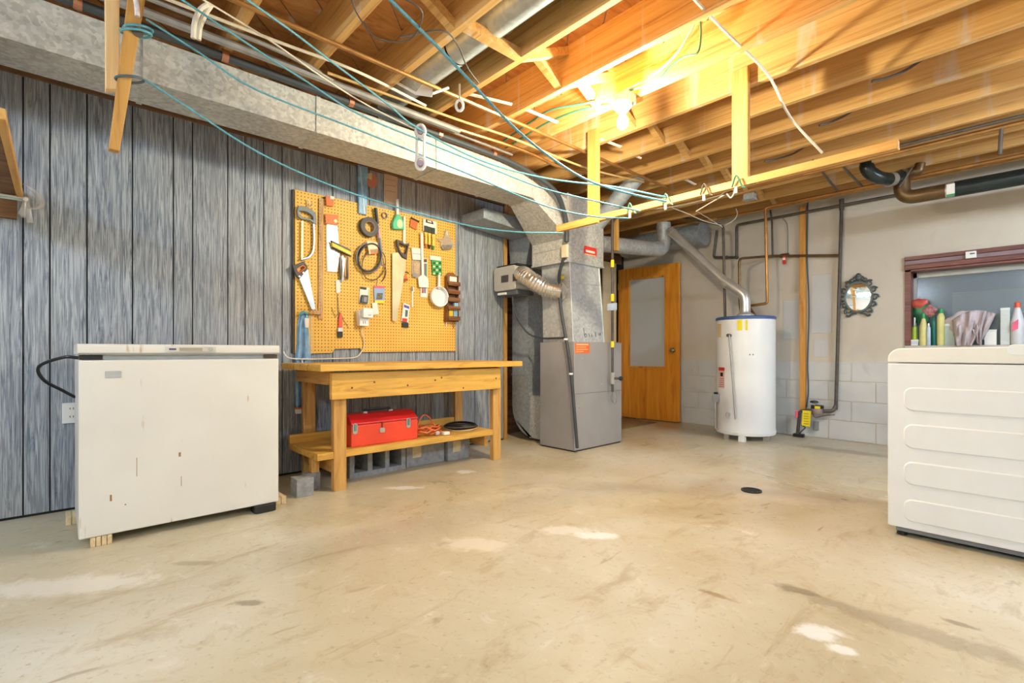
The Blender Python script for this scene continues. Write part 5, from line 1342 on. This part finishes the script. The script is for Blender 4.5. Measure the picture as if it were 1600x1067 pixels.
cloth_sheet([(1522,500),(1556,490),(1537,531),(1521,528)], YB-0.015, 0.04, 'side_fold', 5)
cloth_sheet([(1520,515),(1536,512),(1533,540),(1527,536)], YB-0.036, 0.02, 'hanging_corner', 6)

# ------------------------------------------------------------------ pegboard and what hangs on it
PGX = 0.022
def W(px, py, X=PGX):
    p = PX(px, py, X); return (p.y, p.z)
def Wp(pts, X=PGX): return [W(p[0], p[1], X) for p in pts]
peg = thing('pegboard', (0.016, 2.0, 0.9), 'large yellow pegboard hung with tools above the work bench', 'pegboard')
MB().prism(Wp([(461,296),(711.5,350),(711.5,548.5),(566,550),(563,544),(523,545),(519,551.5),(485,552),(461,552)]), 'X', 0.012, PGX).build('board', PEG, peg)
a = W(712, 350); b = W(712, 560)
MB().box(0.0, 0.020, a[0], a[0]+0.022, b[1]-0.02, a[1]+0.02).build('edge_strip', plain('blue_grey_strip', rgb(150,156,164), 0.5), peg)
a = W(460, 296); MB().box(0.0, 0.022, a[0]-0.014, a[0], W(460,552)[1], a[1]).build('edge_strip', plain('dark_strip', rgb(70,58,40), 0.6), peg)
for y_ in (W(470,300)[0], W(590,320)[0], W(705,350)[0]):
    MB().box(0.001, 0.012, y_-0.02, y_+0.02, 0.95, 2.08).build('batten', W_LIGHT_Z, peg)

GX = [0]
def hang(name, label, cat, px, py, group='things hung on the pegboard'):
    p = PX(px, py, PGX); return thing(name, (PGX, p.y, p.z), label, cat, group)
def plate(name, pts, x0, x1, m, parent, bevel=0.0, **k):
    return MB().prism(Wp(pts), 'X', PGX+x0, PGX+x1).build(name, m, parent, bevel=bevel, **k)
def rect(x0, y0, x1, y1, sk=0.0):
    """rectangle in the picture, sk: slope of its top and bottom edges"""
    return [(x0,y0),(x1,y0+sk*(x1-x0)),(x1,y1+sk*(x1-x0)),(x0,y1)]
def hook(parent, px, py, out=0.03):
    p = PX(px, py, PGX)
    MB().tube([(PGX-0.003,p.y,p.z),(PGX+out,p.y,p.z),(PGX+out+0.004,p.y,p.z+0.012)], 0.003, 6).build('peg_hook', SCREW, parent)
def wire(parent, pts, r, m, name='wire', x=0.012, n=4, smooth=True):
    MB().tube(curve([PX(p[0], p[1], PGX+(p[2] if len(p) > 2 else x)) for p in pts], n), r, 6).build(name, m, parent, smooth=smooth)

# hacksaw
t = hang('hacksaw', 'grey hacksaw with loop handle hanging at the pegboard corner', 'saw', 476, 330)
out = [(464,323),(474,324),(484,328),(491,335),(492,352),(488,350),(482,346),(474,344),(468,343),(463,339),(462,330)]
inn = [(466,331),(472,331),(478,333),(483,336),(487,341),(487,345),(484,344),(479,342),(472,341),(468,338),(465,335)]
MB().ring(Wp(out), Wp(inn), 'X', PGX+0.010, PGX+0.034).build('handle', plain('saw_grey', rgb(116,128,140), 0.45), t, bevel=0.003)
wire(t, [(490,350,0.02),(490.5,375,0.02),(489,392,0.02),(482,402,0.02),(470,405,0.02)], 0.009, STEEL, 'frame_bar')
plate('blade', [(469.5,346),(472.5,346),(472,405),(469,405)], 0.016, 0.020, plain('blade_tan', rgb(226,206,160), 0.4, 0.3), t)
hook(t, 484, 322, 0.045); wire(t, [(484,322,0.03),(482,312,0.02)], 0.004, WHITEP, 'hang_loop')
# wooden yardstick
t = hang('wooden_ruler', 'long speckled wooden ruler hanging upright on the pegboard', 'ruler', 501, 405)
plate('stick', [(497.5,310),(504.5,311),(503.5,499),(496.5,498)], 0.003, 0.013, W_RULER, t, 0.001)
for k in range(36):
    y_ = 314+k*5.1
    plate('graduation', [(498,y_),(498+(3 if k % 4 == 0 else 1.8),y_),(498+(3 if k % 4 == 0 else 1.8),y_+0.6),(498,y_+0.6)], 0.0125, 0.0136, BLACK, t)
# orange tape pack
t = hang('tape_pack', 'small orange pack on a hook beside the ruler top', 'pack', 513, 316)
plate('card', [(507,307),(520,309),(519,324),(508,322)], 0.008, 0.024, ORANGE, t, 0.003)
plate('header', [(514,307),(520,308.5),(520,313),(514,312)], 0.024, 0.027, CARD, t); wire(t, [(504,309,0.01),(512,310,0.02)], 0.004, BLACK)
t = hang('sandpaper_pack', 'orange card with pale disc stacked over a clear bag', 'pack', 516, 344)
plate('card', [(506,335),(527,337),(525,353),(507,350)], 0.020, 0.026, ORANGE, t, 0.002)
MB().prism(circ(W(522,346.5), 0.013, 0.013, 14), 'X', PGX+0.026, PGX+0.030).build('disc', plain('pale_yellow', rgb(248,226,160), 0.5), t)
# clear bag with tan contents
t = hang('hardware_bag', 'clear plastic bag of tan parts hanging left of the cable coil', 'bag', 518, 390)
plate('film', [(509,350),(526,353),(530,400),(526,426),(510,425),(509,395)], 0.004, 0.020, CLEARBAG, t, 0.004)
plate('contents', [(514,388),(522,390),(524,415),(516,414)], 0.008, 0.016, plain('tan_parts', rgb(216,176,100), 0.6, var=0.5, scale=70), t, 0.003)
# yellow level
t = hang('torpedo_level', 'black and yellow level hanging at a slant on the pegboard', 'level', 530, 388)
plate('body', [(515,380),(544,394),(545,401),(516,387)], 0.022, 0.048, YELLOW, t, 0.002)
plate('edge', [(514,377),(544,391.5),(544,394.5),(515,380.5)], 0.022, 0.050, BLACK, t)
plate('edge', [(516,386.5),(545,400.5),(545,402),(518,389)], 0.022, 0.050, BLACK, t)
# bundle of chisels
t = hang('tool_bundle', 'bundle of metal tools dangling under the yellow level', 'tools', 535, 418)
for k, (xa, ya, xb, yb, m_) in enumerate(((531,402,533,437,IRON),(535,400,536,438,STEEL),(540,401,539,432,plain('tan_handle', rgb(196,150,90), 0.5)),(543,402,543,436,IRON),(538,404,534,440,SCREW))):
    wire(t, [(xa,ya,0.018),((xa+xb)/2,(ya+yb)/2,0.026),(xb,yb,0.018)], 0.009, m_, 'tool')
plate('sheath', [(530,400),(541,402),(540,418),(531,416)], 0.012, 0.022, plain('smoke_film', rgb(150,150,144), 0.4), t, 0.003)
t = hang('white_tag', 'small white tag hanging under the tool bundle', 'tag', 528, 447)
plate('card', [(524,438),(532,437),(531,457),(525,458)], 0.004, 0.008, CARD, t, 0.001)
wire(t, [(527.5,459,0.006),(527.5,480,0.006),(529,490,0.006)], 0.0018, CABLED, 'string')
# handsaw
t = hang('handsaw', 'handsaw with black and orange grip at the pegboard edge', 'saw', 468, 425)
out = [(455,416),(472,409),(478,417),(478,421),(466,436),(462,434),(458,426)]
inn = [(461,421),(471,414.5),(475,418),(475,420),(466,427),(464,426),(462,424)]
MB().ring(Wp(out), Wp(inn), 'X', PGX+0.012, PGX+0.036).build('grip', plain('grip_dark', rgb(64,60,64), 0.5), t, bevel=0.003)
MB().ring(Wp([(460,421),(471.5,413.5),(476,418),(476,420.5),(466,428),(464,427),(461,424)]), Wp([(462.5,421.5),(471,416),(474,418.5),(474,419.5),(466,426),(465,425.5),(463.5,423.5)]), 'X', PGX+0.014, PGX+0.034).build('grip_inlay', ORANGE, t)
plate('blade', [(466,436),(479,421),(491,483),(485.5,484)], 0.020, 0.024, STEEL, t)
for c in ((468,432),(474,426)):
    MB().lathe(PX(c[0], c[1], PGX+0.036), [(0.008,-0.002),(0.007,0.003)], 10, 'X').build('rivet', SCREW, t)
t = hang('wooden_clamp', 'short wooden peg bar sticking out by the saw tip', 'peg', 489, 488)
plate('bar', [(482,485),(499,486),(499,492),(482,491)], 0.012, 0.035, W_RULER, t, 0.003)
wire(t, [(474,486,0.03),(480,488,0.03),(490,488,0.03)], 0.007, plain('brass_peg', rgb(206,160,80), 0.4), 'dowel')
plate('string', [(486,492),(487,492),(487,553),(486,553)], 0.002, 0.004, CABLEW, t)
# red handled brush
t = hang('paint_brush', 'paint brush with red handle and black bristles', 'brush', 531, 505)
plate('handle', [(530,489),(532.5,489),(534,497),(533.5,512),(527.5,512),(528,497)], 0.006, 0.018, plain('brush_red', rgb(226,84,52), 0.35), t, 0.004)
plate('ferrule', [(527,512),(534,512),(534,518),(526.5,518)], 0.004, 0.020, SCREW, t); plate('bristles', [(526.5,518),(534,518),(534,527),(527,527.5)], 0.005, 0.019, plain('bristle', rgb(52,58,60), 0.8), t, 0.002)
wire(t, [(518,480,0.006),(524,495,0.006),(528,490,0.01),(532,489,0.01),(537,500,0.006),(545,513,0.006)], 0.0018, CABLED, 'string')
wire(t, [(528,466,0.006),(529,478,0.008),(531,490,0.01)], 0.0016, CABLED, 'string')
# tape roll and small ring
t = hang('tape_roll', 'roll of black tape hanging above the cable coil', 'tape', 574, 356)
c = W(574, 356); MB().ring(circ(c, 0.079, 0.079, 32), circ(c, 0.044, 0.044, 32), 'X', PGX+0.004, PGX+0.045).build('roll', plain('tape_black', rgb(62,60,62), 0.5), t, bevel=0.003)
MB().ring(circ(c, 0.046, 0.046, 32), circ(c, 0.041, 0.041, 32), 'X', PGX+0.004, PGX+0.046).build('core', plain('tape_core', rgb(150,130,110), 0.7), t)
t = hang('rubber_ring', 'small grey ring on a peg next to the rod', 'ring', 600, 337)
c = W(600, 337); MB().ring(circ(c, 0.026, 0.028, 20), circ(c, 0.018, 0.020, 20), 'X', PGX+0.004, PGX+0.014).build('ring', plain('ring_mauve', rgb(130,112,116), 0.5), t)
# telescopic rod
t = hang('telescopic_rod', 'black and pink rod leaning past the tape roll', 'rod', 592, 370)
for k, (p, q, r, m_) in enumerate((((587,325),(590,350),0.014,BLACK),((590,350),(593,372),0.012,plain('rod_mauve', rgb(196,150,176), 0.4)),((593,372),(596,398),0.012,plain('rod_slate', rgb(96,110,140), 0.4)),((596,398),(596.5,415),0.009,CONDUIT))):
    wire(t, [(p[0],p[1],0.03),((p[0]+q[0])/2,(p[1]+q[1])/2,0.03),(q[0],q[1],0.03)], r, m_, 'section')
# blue bag, round tag and paper at the top
t = hang('rolled_blue_sleeve', 'long blue plastic sleeve hanging from the trim over the pegboard', 'bag', 565, 300, None)
plate('film', [(558,258),(573,262),(571,337),(559,334)], 0.002, 0.022, BLUEBAG, t, 0.005)
plate('fold', [(560,262),(561.5,262.5),(569,335),(566,335)], 0.020, 0.025, plain('blue_fold', rgb(186,208,226), 0.3), t, 0.001)
t = hang('round_tag', 'pink and cream round tag hung high on the panelling', 'tag', 582, 282, None)
MB().prism(circ(W(580,282,0.0), 0.052, 0.062, 24), 'X', 0.002, 0.006).build('disc', plain('salmon_paper', rgb(216,138,116), 0.7), t)
c = W(580,282,0.0); MB().prism([(c[0],c[1]), (c[0]-0.05,c[1]+0.012), (c[0]-0.04,c[1]+0.04), (c[0]-0.012,c[1]+0.06), (c[0]+0.006,c[1]+0.061)], 'X', 0.006, 0.008).build('wedge', plain('cream_paper', rgb(226,206,160), 0.7), t)
wire(t, [(574,264,-0.015),(574,274,-0.012)], 0.003, WHITEP, 'string')
t = hang('hanging_paper', 'brown paper sheet hanging from the trim above the green dustpan', 'paper', 611, 295, None)
plate('sheet', [(601,271),(622,274),(621,321),(600.5,316)], -0.012, -0.008, PAPER, t)
for k in range(3):
    plate('print_line', rect(603, 279+k*9, 619, 280+k*9, 0.15), -0.008, -0.0072, plain('faint_print', rgb(176,150,132), 0.8), t)
# green dustpan
t = hang('dustpan', 'mint green hand dustpan with white handle', 'dustpan', 618, 350)
plate('scoop', [(616,336),(622,337),(627,346),(628.5,360),(611,359),(610,350)], 0.006, 0.040, MINT, t, 0.008)
plate('handle', [(617,312),(620.5,312),(621,338),(617,338)], 0.014, 0.030, WHITEP, t, 0.004)
c = W(621,351); MB().prism(circ(c, 0.026, 0.036, 18), 'X', PGX+0.0395, PGX+0.041).build('sticker', plain('pale_sticker', rgb(246,234,180), 0.6), t)
# white stick and big saw
t = hang('paint_stick', 'white stirring stick standing on the big saw handle', 'stick', 630, 360)
plate('stick', [(629,338),(632,338.5),(632,385),(628.5,384)], 0.010, 0.018, CARD, t, 0.001)
t = hang('panel_saw', 'large panel saw with dark grip and worn steel blade', 'saw', 622, 440)
out = [(616,375),(622,377),(629,382),(636,381),(633,396),(632,406),(626,403),(621,396),(617,385)]
inn = [(620,381),(623,381.5),(628,385),(633,385),(631,394),(630,398),(627,398),(623,394),(620,387)]
MB().ring(Wp(out), Wp(inn), 'X', PGX+0.016, PGX+0.042).build('grip', plain('saw_grip', rgb(72,66,66), 0.5), t, bevel=0.004)
plate('blade', [(611,396),(620,395),(632,406),(632,418),(617,503),(611,500)], 0.018, 0.023, plain('worn_steel', rgb(206,188,150), 0.4, 0.35, 0.2, 6), t)
# small orange packet
t = hang('orange_packet', 'small orange packet clipped near the pegboard top', 'packet', 646, 350)
plate('card', [(641,341),(652,347),(649,360),(639,354)], 0.006, 0.016, ORANGE, t, 0.002); plate('clip', [(641,340),(653,346),(653,348.5),(641,342.5)], 0.004, 0.022, BLACK, t)
# brush set on a card
t = hang('brush_set', 'card of three paint brushes with yellow handles', 'brush set', 670, 365)
plate('card', [(660,342),(681,347),(681,366),(660,361)], 0.006, 0.014, CARD, t, 0.001)
plate('slot', [(664,343),(674,346),(676,351),(664,348)], 0.014, 0.018, BLACK, t, 0.001); plate('slot_hole', [(666,344.5),(672,346.2),(673,349),(666,347)], 0.018, 0.0185, CARD, t)
for k, (x_, cc) in enumerate(((663.3, rgb(206,110,60)), (668.6, rgb(40,36,30)), (674.5, rgb(40,140,60)))):
    y_ = 353+k*1.6
    plate('bristles', rect(x_-2.2, y_, x_+3, y_+9, 0.2), 0.014, 0.024, plain('dark_bristle', rgb(66,70,64), 0.7), t, 0.001)
    plate('handle', [(x_-2,y_+10),(x_+3,y_+11),(x_+1.8,y_+18),(x_+2.3,y_+28),(x_+1,y_+33),(x_-0.6,y_+33),(x_-1.4,y_+27),(x_-0.8,y_+18)], 0.014, 0.026, plain('brush_yellow', rgb(244,206,90), 0.4), t, 0.003)
    plate('handle_tip', [(x_-1.4,y_+28),(x_+2.3,y_+29),(x_+1,y_+35),(x_-0.4,y_+34)], 0.013, 0.027, plain('tip_paint', cc, 0.4), t, 0.002)
# bag of screws
t = hang('screw_bag', 'clear plastic bag of screws at the right of the pegboard', 'bag', 695, 375)
plate('film', [(694,360),(698,360.5),(699,368),(703,374),(708,382),(706,388),(700,391),(690,391),(686,386),(687,379),(681,375),(682,373),(690,374),(693,368)], 0.004, 0.030, CLEARBAG, t, 0.006)
plate('contents', [(688,384),(704,383),(702,390),(690,390)], 0.010, 0.032, plain('screw_pile', rgb(150,140,130), 0.4, 0.4, 0.5, 90), t, 0.004)
# utensils and cards in the middle right
t = hang('blister_card', 'white blister card behind the white spatula', 'pack', 650, 397)
plate('card', [(641,387),(658,389),(658,407),(643,406)], 0.005, 0.020, CARD, t, 0.003)
plate('print', rect(643, 396, 656, 397.2, 0.1), 0.0195, 0.021, plain('card_grey', rgb(170,172,180), 0.5), t)
t = hang('hook_bag', 'clear bag of tan hooks below the white blister card', 'bag', 649, 420)
plate('film', [(642,406),(657,408),(657,430),(650,436),(642,430)], 0.004, 0.018, CLEARBAG, t, 0.003); plate('contents', [(645,410),(655,411),(654,428),(646,427)], 0.006, 0.014, plain('tan_hooks', rgb(222,180,104), 0.6, var=0.5, scale=80), t)
plate('metal', [(643,427),(650,427),(649,434),(643,433)], 0.012, 0.020, CONDUIT, t, 0.002)
t = hang('white_spatula', 'white plastic spatula hanging blade down', 'spatula', 658, 440)
plate('handle', [(654,364),(657.5,365),(659.5,431),(656,431)], 0.026, 0.036, WHITEP, t, 0.002); plate('blade', [(656,430),(660,430),(666.5,436),(667,450),(652,449),(650.5,434)], 0.026, 0.032, WHITEP, t, 0.003)
t = hang('screwdriver_card', 'white card holding a red and a green screwdriver', 'pack', 663, 435)
plate('card', [(658,404),(667,404.5),(667,465),(656,464)], 0.004, 0.009, CARD, t, 0.001)
plate('red_shaft', rect(659.2, 412, 661.8, 434), 0.009, 0.020, plain('shaft_red', rgb(196,110,96), 0.4), t, 0.002); plate('green_shaft', rect(662.6, 412, 665.4, 434), 0.009, 0.020, plain('shaft_green', rgb(96,150,140), 0.4), t, 0.002)
plate('red_tip', rect(658.3, 450, 660.5, 458), 0.009, 0.016, plain('tip_red', rgb(196,90,86), 0.4), t); plate('blue_tip', rect(661.8, 450, 664, 458), 0.009, 0.016, plain('tip_blue', rgb(106,136,176), 0.4), t)
plate('header', rect(661, 405, 666, 410), 0.009, 0.012, plain('header_brown', rgb(110,70,60), 0.5), t)
t = hang('patterned_turner', 'green and white patterned kitchen turner above the white pan', 'turner', 680, 415)
plate('card', [(670.5,399),(688,401.5),(688,408),(671,406)], 0.004, 0.010, CARD, t)
plate('head', [(673,406),(688.5,408),(689,431),(674.5,430)], 0.010, 0.018, plain('pattern_green', rgb(60,160,80), 0.5), t, 0.002)
for r_ in range(4):
    for c_ in range(3):
        x_, y_ = 676.5+c_*4.6, 411.5+r_*5.4
        plate('diamond', [(x_,y_-2),(x_+1.9,y_),(x_,y_+2),(x_-1.9,y_)], 0.0175, 0.019, plain('diamond_pale', rgb(226,228,180), 0.5) if (r_+c_) % 2 else BLACK, t)
t = hang('white_saucepan', 'small white enamel pan hanging by its handle', 'pan', 682, 464)
c = PX(682, 464, PGX)
MB().lathe((PGX+0.006, c.y, c.z), [(0.066,0.0),(0.084,0.010),(0.090,0.050),(0.093,0.052),(0.086,0.050),(0.080,0.014),(0.03,0.010)], 32, 'X').build('bowl', WHITE, t, smooth=True)
plate('handle', [(681,430),(684.5,430),(684.5,452),(680.5,452)], 0.030, 0.042, WHITE, t, 0.004)
# wooden rack with small things
t = hang('spice_rack', 'narrow brown wooden rack with small shelves at the pegboard edge', 'rack', 704, 465)
plate('back_board', [(694.5,431),(699,426),(707,426),(711.5,431),(711.5,503),(693,503)], 0.002, 0.012, W_RACK, t)
for y_ in (445, 458, 470, 483, 499):
    a, b = W(694,y_), W(712.5,y_-1)
    MB().box(PGX+0.012, PGX+0.07, a[0], b[0], a[1]-0.008, a[1]+0.004).build('shelf', W_RACK, t); MB().box(PGX+0.064, PGX+0.070, a[0], b[0], a[1], a[1]+0.028).build('shelf_lip', W_RACK, t)
for s_ in (694.5, 711.5):
    a, b = W(s_, 432), W(s_, 503); MB().box(PGX+0.002, PGX+0.05, a[0]-0.003, a[0]+0.003, b[1], a[1]).build('side', W_RACK, t)
for x_, y_ in ((697.5, 507), (709, 510)):
    wire(t, [(x_,502,0.02),(x_,y_,0.02),(x_-0.5,y_+3,0.02)], 0.004, WHITEP if x_ < 700 else COPPER_D, 'key_hook')
for lab, x0_, x1_, y0_, y1_, cc in (('white notepad in the top of the wooden rack', 698, 709, 434, 444.5, rgb(246,240,224)), ('yellow packet in the bottom of the wooden rack', 697, 703, 485.5, 494, rgb(222,186,40)),
                          ('blue packet in the bottom of the wooden rack', 704, 710, 485, 493, rgb(130,170,190)), ('pale blue packet low in the wooden rack', 705, 712, 474, 480, rgb(150,190,214))):
    a, b = W(x0_,y1_), W(x1_,y0_)
    solo('packet', MB().box(PGX+0.020, PGX+0.050, a[0], b[0], W(702, {444.5: 445, 494: 499, 493: 499, 480: 483}[y1_])[1]+0.005, b[1]), plain('packet_%d' % x0_, cc, 0.5), lab, 'packet', 'packets in the wooden rack', bevel=0.002)
# blister packs in the middle
t = hang('black_blister_pack', 'black and white blister pack under the cable coil', 'pack', 568, 462)
plate('card', [(562,448),(577,450),(575,476),(560,473)], 0.004, 0.009, CARD, t, 0.001); plate('blister', [(563,461),(573,462),(572,475),(561,473)], 0.009, 0.030, plain('blister_black', rgb(46,46,48), 0.25), t, 0.004)
plate('blister_core', [(566,464),(571,464.5),(570,473),(565,472)], 0.030, 0.034, CONDUIT, t, 0.002); plate('header', [(562,448),(572,449.5),(571,453),(562,451.5)], 0.009, 0.013, BLACK, t)
plate('green_edge', [(574.5,452),(577,452),(575.5,474),(573.5,474)], 0.009, 0.011, plain('edge_green', rgb(176,210,150), 0.5), t)
t = hang('coloured_pack', 'pink blue and yellow packet under the cable coil', 'packet', 592, 461)
plate('card', [(583,447),(600,447),(600,474),(584.5,474)], 0.004, 0.012, plain('pack_blue', rgb(140,172,214), 0.4), t, 0.002)
plate('pink_band', rect(583.2,447,600,450.5), 0.012, 0.0135, PINK, t); plate('yellow_band', rect(584.5,469.5,600,474), 0.012, 0.0135, YELLOW, t)
plate('picture', [(588,458),(597,458),(596,468),(587,468)], 0.012, 0.0135, plain('picture_olive', rgb(110,100,80), 0.6, var=0.6, scale=80), t)
t = hang('white_card', 'blank white card pinned beside the outlet box', 'card', 585, 483)
plate('card', [(580,473.5),(588,473),(591,491),(582,492)], 0.010, 0.014, CARD, t)
# outlet box with plug-in adapter
t = hang('outlet_box', 'white outlet box with plug-in adapter on the pegboard', 'outlet', 565, 495)
plate('box', [(556,485),(571,486),(571,510),(557,509)], 0.0, 0.055, WHITEP, t, 0.004)
plate('face', [(557,497),(571,498),(571,510),(557,509)], 0.055, 0.060, WHITE, t, 0.002)
plate('adapter', [(559,482),(574.5,483),(574.5,498),(559,497)], 0.060, 0.10, WHITE, t, 0.005)
plate('adapter_label', rect(566.5,492.5,571,494.2), 0.10, 0.1008, plain('label_grey', rgb(170,174,180), 0.5), t)
for x_ in (562, 565):
    plate('slot', rect(x_,502,x_+0.8,506), 0.060, 0.0606, BLACK, t)
o = hang('adapter_cord', 'white cord drooping from the outlet box behind the bench', 'cord', 570, 535, None)
wire(o, [(567,509,0.03),(566,520,0.02),(569,532,0.015),(568,543,0.012),(563,552,0.012),(557,557.5,0.01),(545,559.5,0.008),(510,560.5,0.006),(480,561,0.04),(455,560,0.03),(447,556,0.02),(443,549,0.01)], 0.005, CABLEW, 'cord')
# toothbrush and brush pack
t = hang('old_toothbrush', 'old white toothbrush hanging by the brush pack', 'brush', 643, 465)
plate('handle', [(642.5,456),(644.5,456),(644.5,480),(642,480)], 0.006, 0.012, CARD, t, 0.002); plate('head', [(641,448),(645,449),(645.5,456),(641.5,456)], 0.006, 0.020, WHITEP, t, 0.002); plate('bristles', [(641,448),(642.5,448.5),(642.7,455),(641.3,455)], 0.020, 0.030, CONDUIT, t)
t = hang('brush_pack', 'white blue and red packaged brush with black bristles', 'brush', 631, 493)
plate('card', [(629,473),(639,477),(636.5,504),(625.5,502)], 0.006, 0.020, CARD, t, 0.003)
plate('blue_band', [(629.5,476),(637.5,479),(637.2,483),(629,480)], 0.020, 0.0215, plain('band_blue', rgb(84,84,180), 0.5), t); plate('red_band', [(626.8,497),(634.5,498),(634,503),(626.3,502)], 0.020, 0.0215, RED, t)
plate('picture', [(631.5,484),(635.5,485),(634.5,495),(631,495)], 0.020, 0.0215, plain('pic_teal', rgb(60,110,110), 0.5), t)
plate('bristles', [(627.5,504),(636.5,504.5),(637,512),(627.5,511)], 0.006, 0.018, plain('bristle_slate', rgb(50,58,66), 0.8), t, 0.002)
t = hang('wire_hook', 'short dark hook poking out over the orange reel', 'hook', 634, 424)
wire(t, [(630,424.5,0.004),(635,425.5,0.03),(639,427,0.04)], 0.005, BLACK, 'hook')
t = hang('orange_reel', 'round orange reel beside the panel saw blade', 'reel', 631, 435)
MB().lathe(PX(631.5,434,PGX+0.002), [(0.024,0),(0.026,0.012),(0.018,0.022)], 16, 'X').build('knob', ORANGE, t, smooth=True); plate('shade', [(628,436),(635,436),(635,439),(629,439)], 0.020, 0.026, plain('knob_brown', rgb(150,70,30), 0.6), t)
# coil of black cable
t = hang('cable_coil', 'coil of black cable with a packet tucked in it', 'cable', 578, 408)
def ell(cx_, cy_, rx, ry, tilt, x):
    out = []
    for i in range(30):
        a_ = 2*PI*i/30
        u, v_ = rx*math.cos(a_), ry*math.sin(a_)
        out.append(PX(cx_+u*math.cos(tilt)-v_*math.sin(tilt), cy_+u*math.sin(tilt)+v_*math.cos(tilt), PGX+x))
    return out
for k, (cx_, cy_, rx, ry, ti, x) in enumerate(((577,402,18,23,0.2,0.016),(576,403,19,23,-0.1,0.030),(578,402,17,22,0.35,0.042),(584,413,18,25,0.25,0.024))):
    MB().tube(ell(cx_,cy_,rx,ry,ti,x), 0.0065 if k < 3 else 0.004, 6, closed=True).build('loop', plain('cable_dark_%d' % k, (rgb(60,56,56), rgb(120,112,108), rgb(40,38,40), rgb(70,64,58))[k], 0.5), t, smooth=True)
wire(t, [(601,412,0.02),(603,425,0.015),(600,435,0.012),(596,440,0.01)], 0.004, BLACK, 'tail'); wire(t, [(590,437,0.01),(588,446,0.008)], 0.002, CABLED, 'tie')
plate('packet', [(570,377),(587,380),(587,397),(574,398)], 0.030, 0.036, plain('packet_cream', rgb(236,220,190), 0.5), t, 0.001); plate('packet_print', [(575,391),(586,390),(587,397),(576,398)], 0.036, 0.038, ORANGE, t); plate('packet_mark', [(580,392),(584,392),(584,395),(580,395)], 0.038, 0.039, GREENP, t)

# blue plastic bag hanging at the near edge of the pegboard, behind the bench top
t = hang('blue_plastic_bag', 'long blue plastic bag hanging behind the near end of the bench', 'bag', 474, 490, None)
rows = []
prof = [(488,471,481),(497,466,483),(512,464,482),(535,463,484),(560,461,486),(585,461,487),(610,461,487.5),(638,462,488)]
for py, xa, xb in prof:
    row = []
    for j in range(15):
        u = j/14
        px = xa + (xb-xa)*u
        row.append(PX(px, py, 0.040 + 0.016*math.sin(u*4.3*PI + py*0.02) * (0.4+0.6*min(1,(py-480)/60)) - 0.006))
    rows.append(row)
MB().grid(rows).build('film', BLUEBAG, t, smooth=True, solid=0.003, ang=80)
MB().tube(curve([PX(468,492,0.05), PX(474,488,0.06), PX(480,490,0.05)], 5), 0.010, 8).build('knot', plain('knot_teal', rgb(90,170,190), 0.4), t, smooth=True)
plate('label', [(473,497),(480,498),(479,512),(474,512)], 0.030, 0.040, CARD, t, 0.002)
plate('fold_line', [(469,560),(471,560),(472,636),(470.5,636)], 0.026, 0.032, plain('bag_white_fold', rgb(214,228,240), 0.3), t)
t = hang('bag_end_card', 'white and orange card at the foot of the blue bag', 'card', 469, 641, None)
plate('card', [(459,637),(478,636),(478.5,645),(459.5,646)], 0.018, 0.030, CARD, t, 0.001); plate('orange_edge', [(459,636.5),(478,635.5),(478,638),(459,639)], 0.018, 0.0315, ORANGE, t)
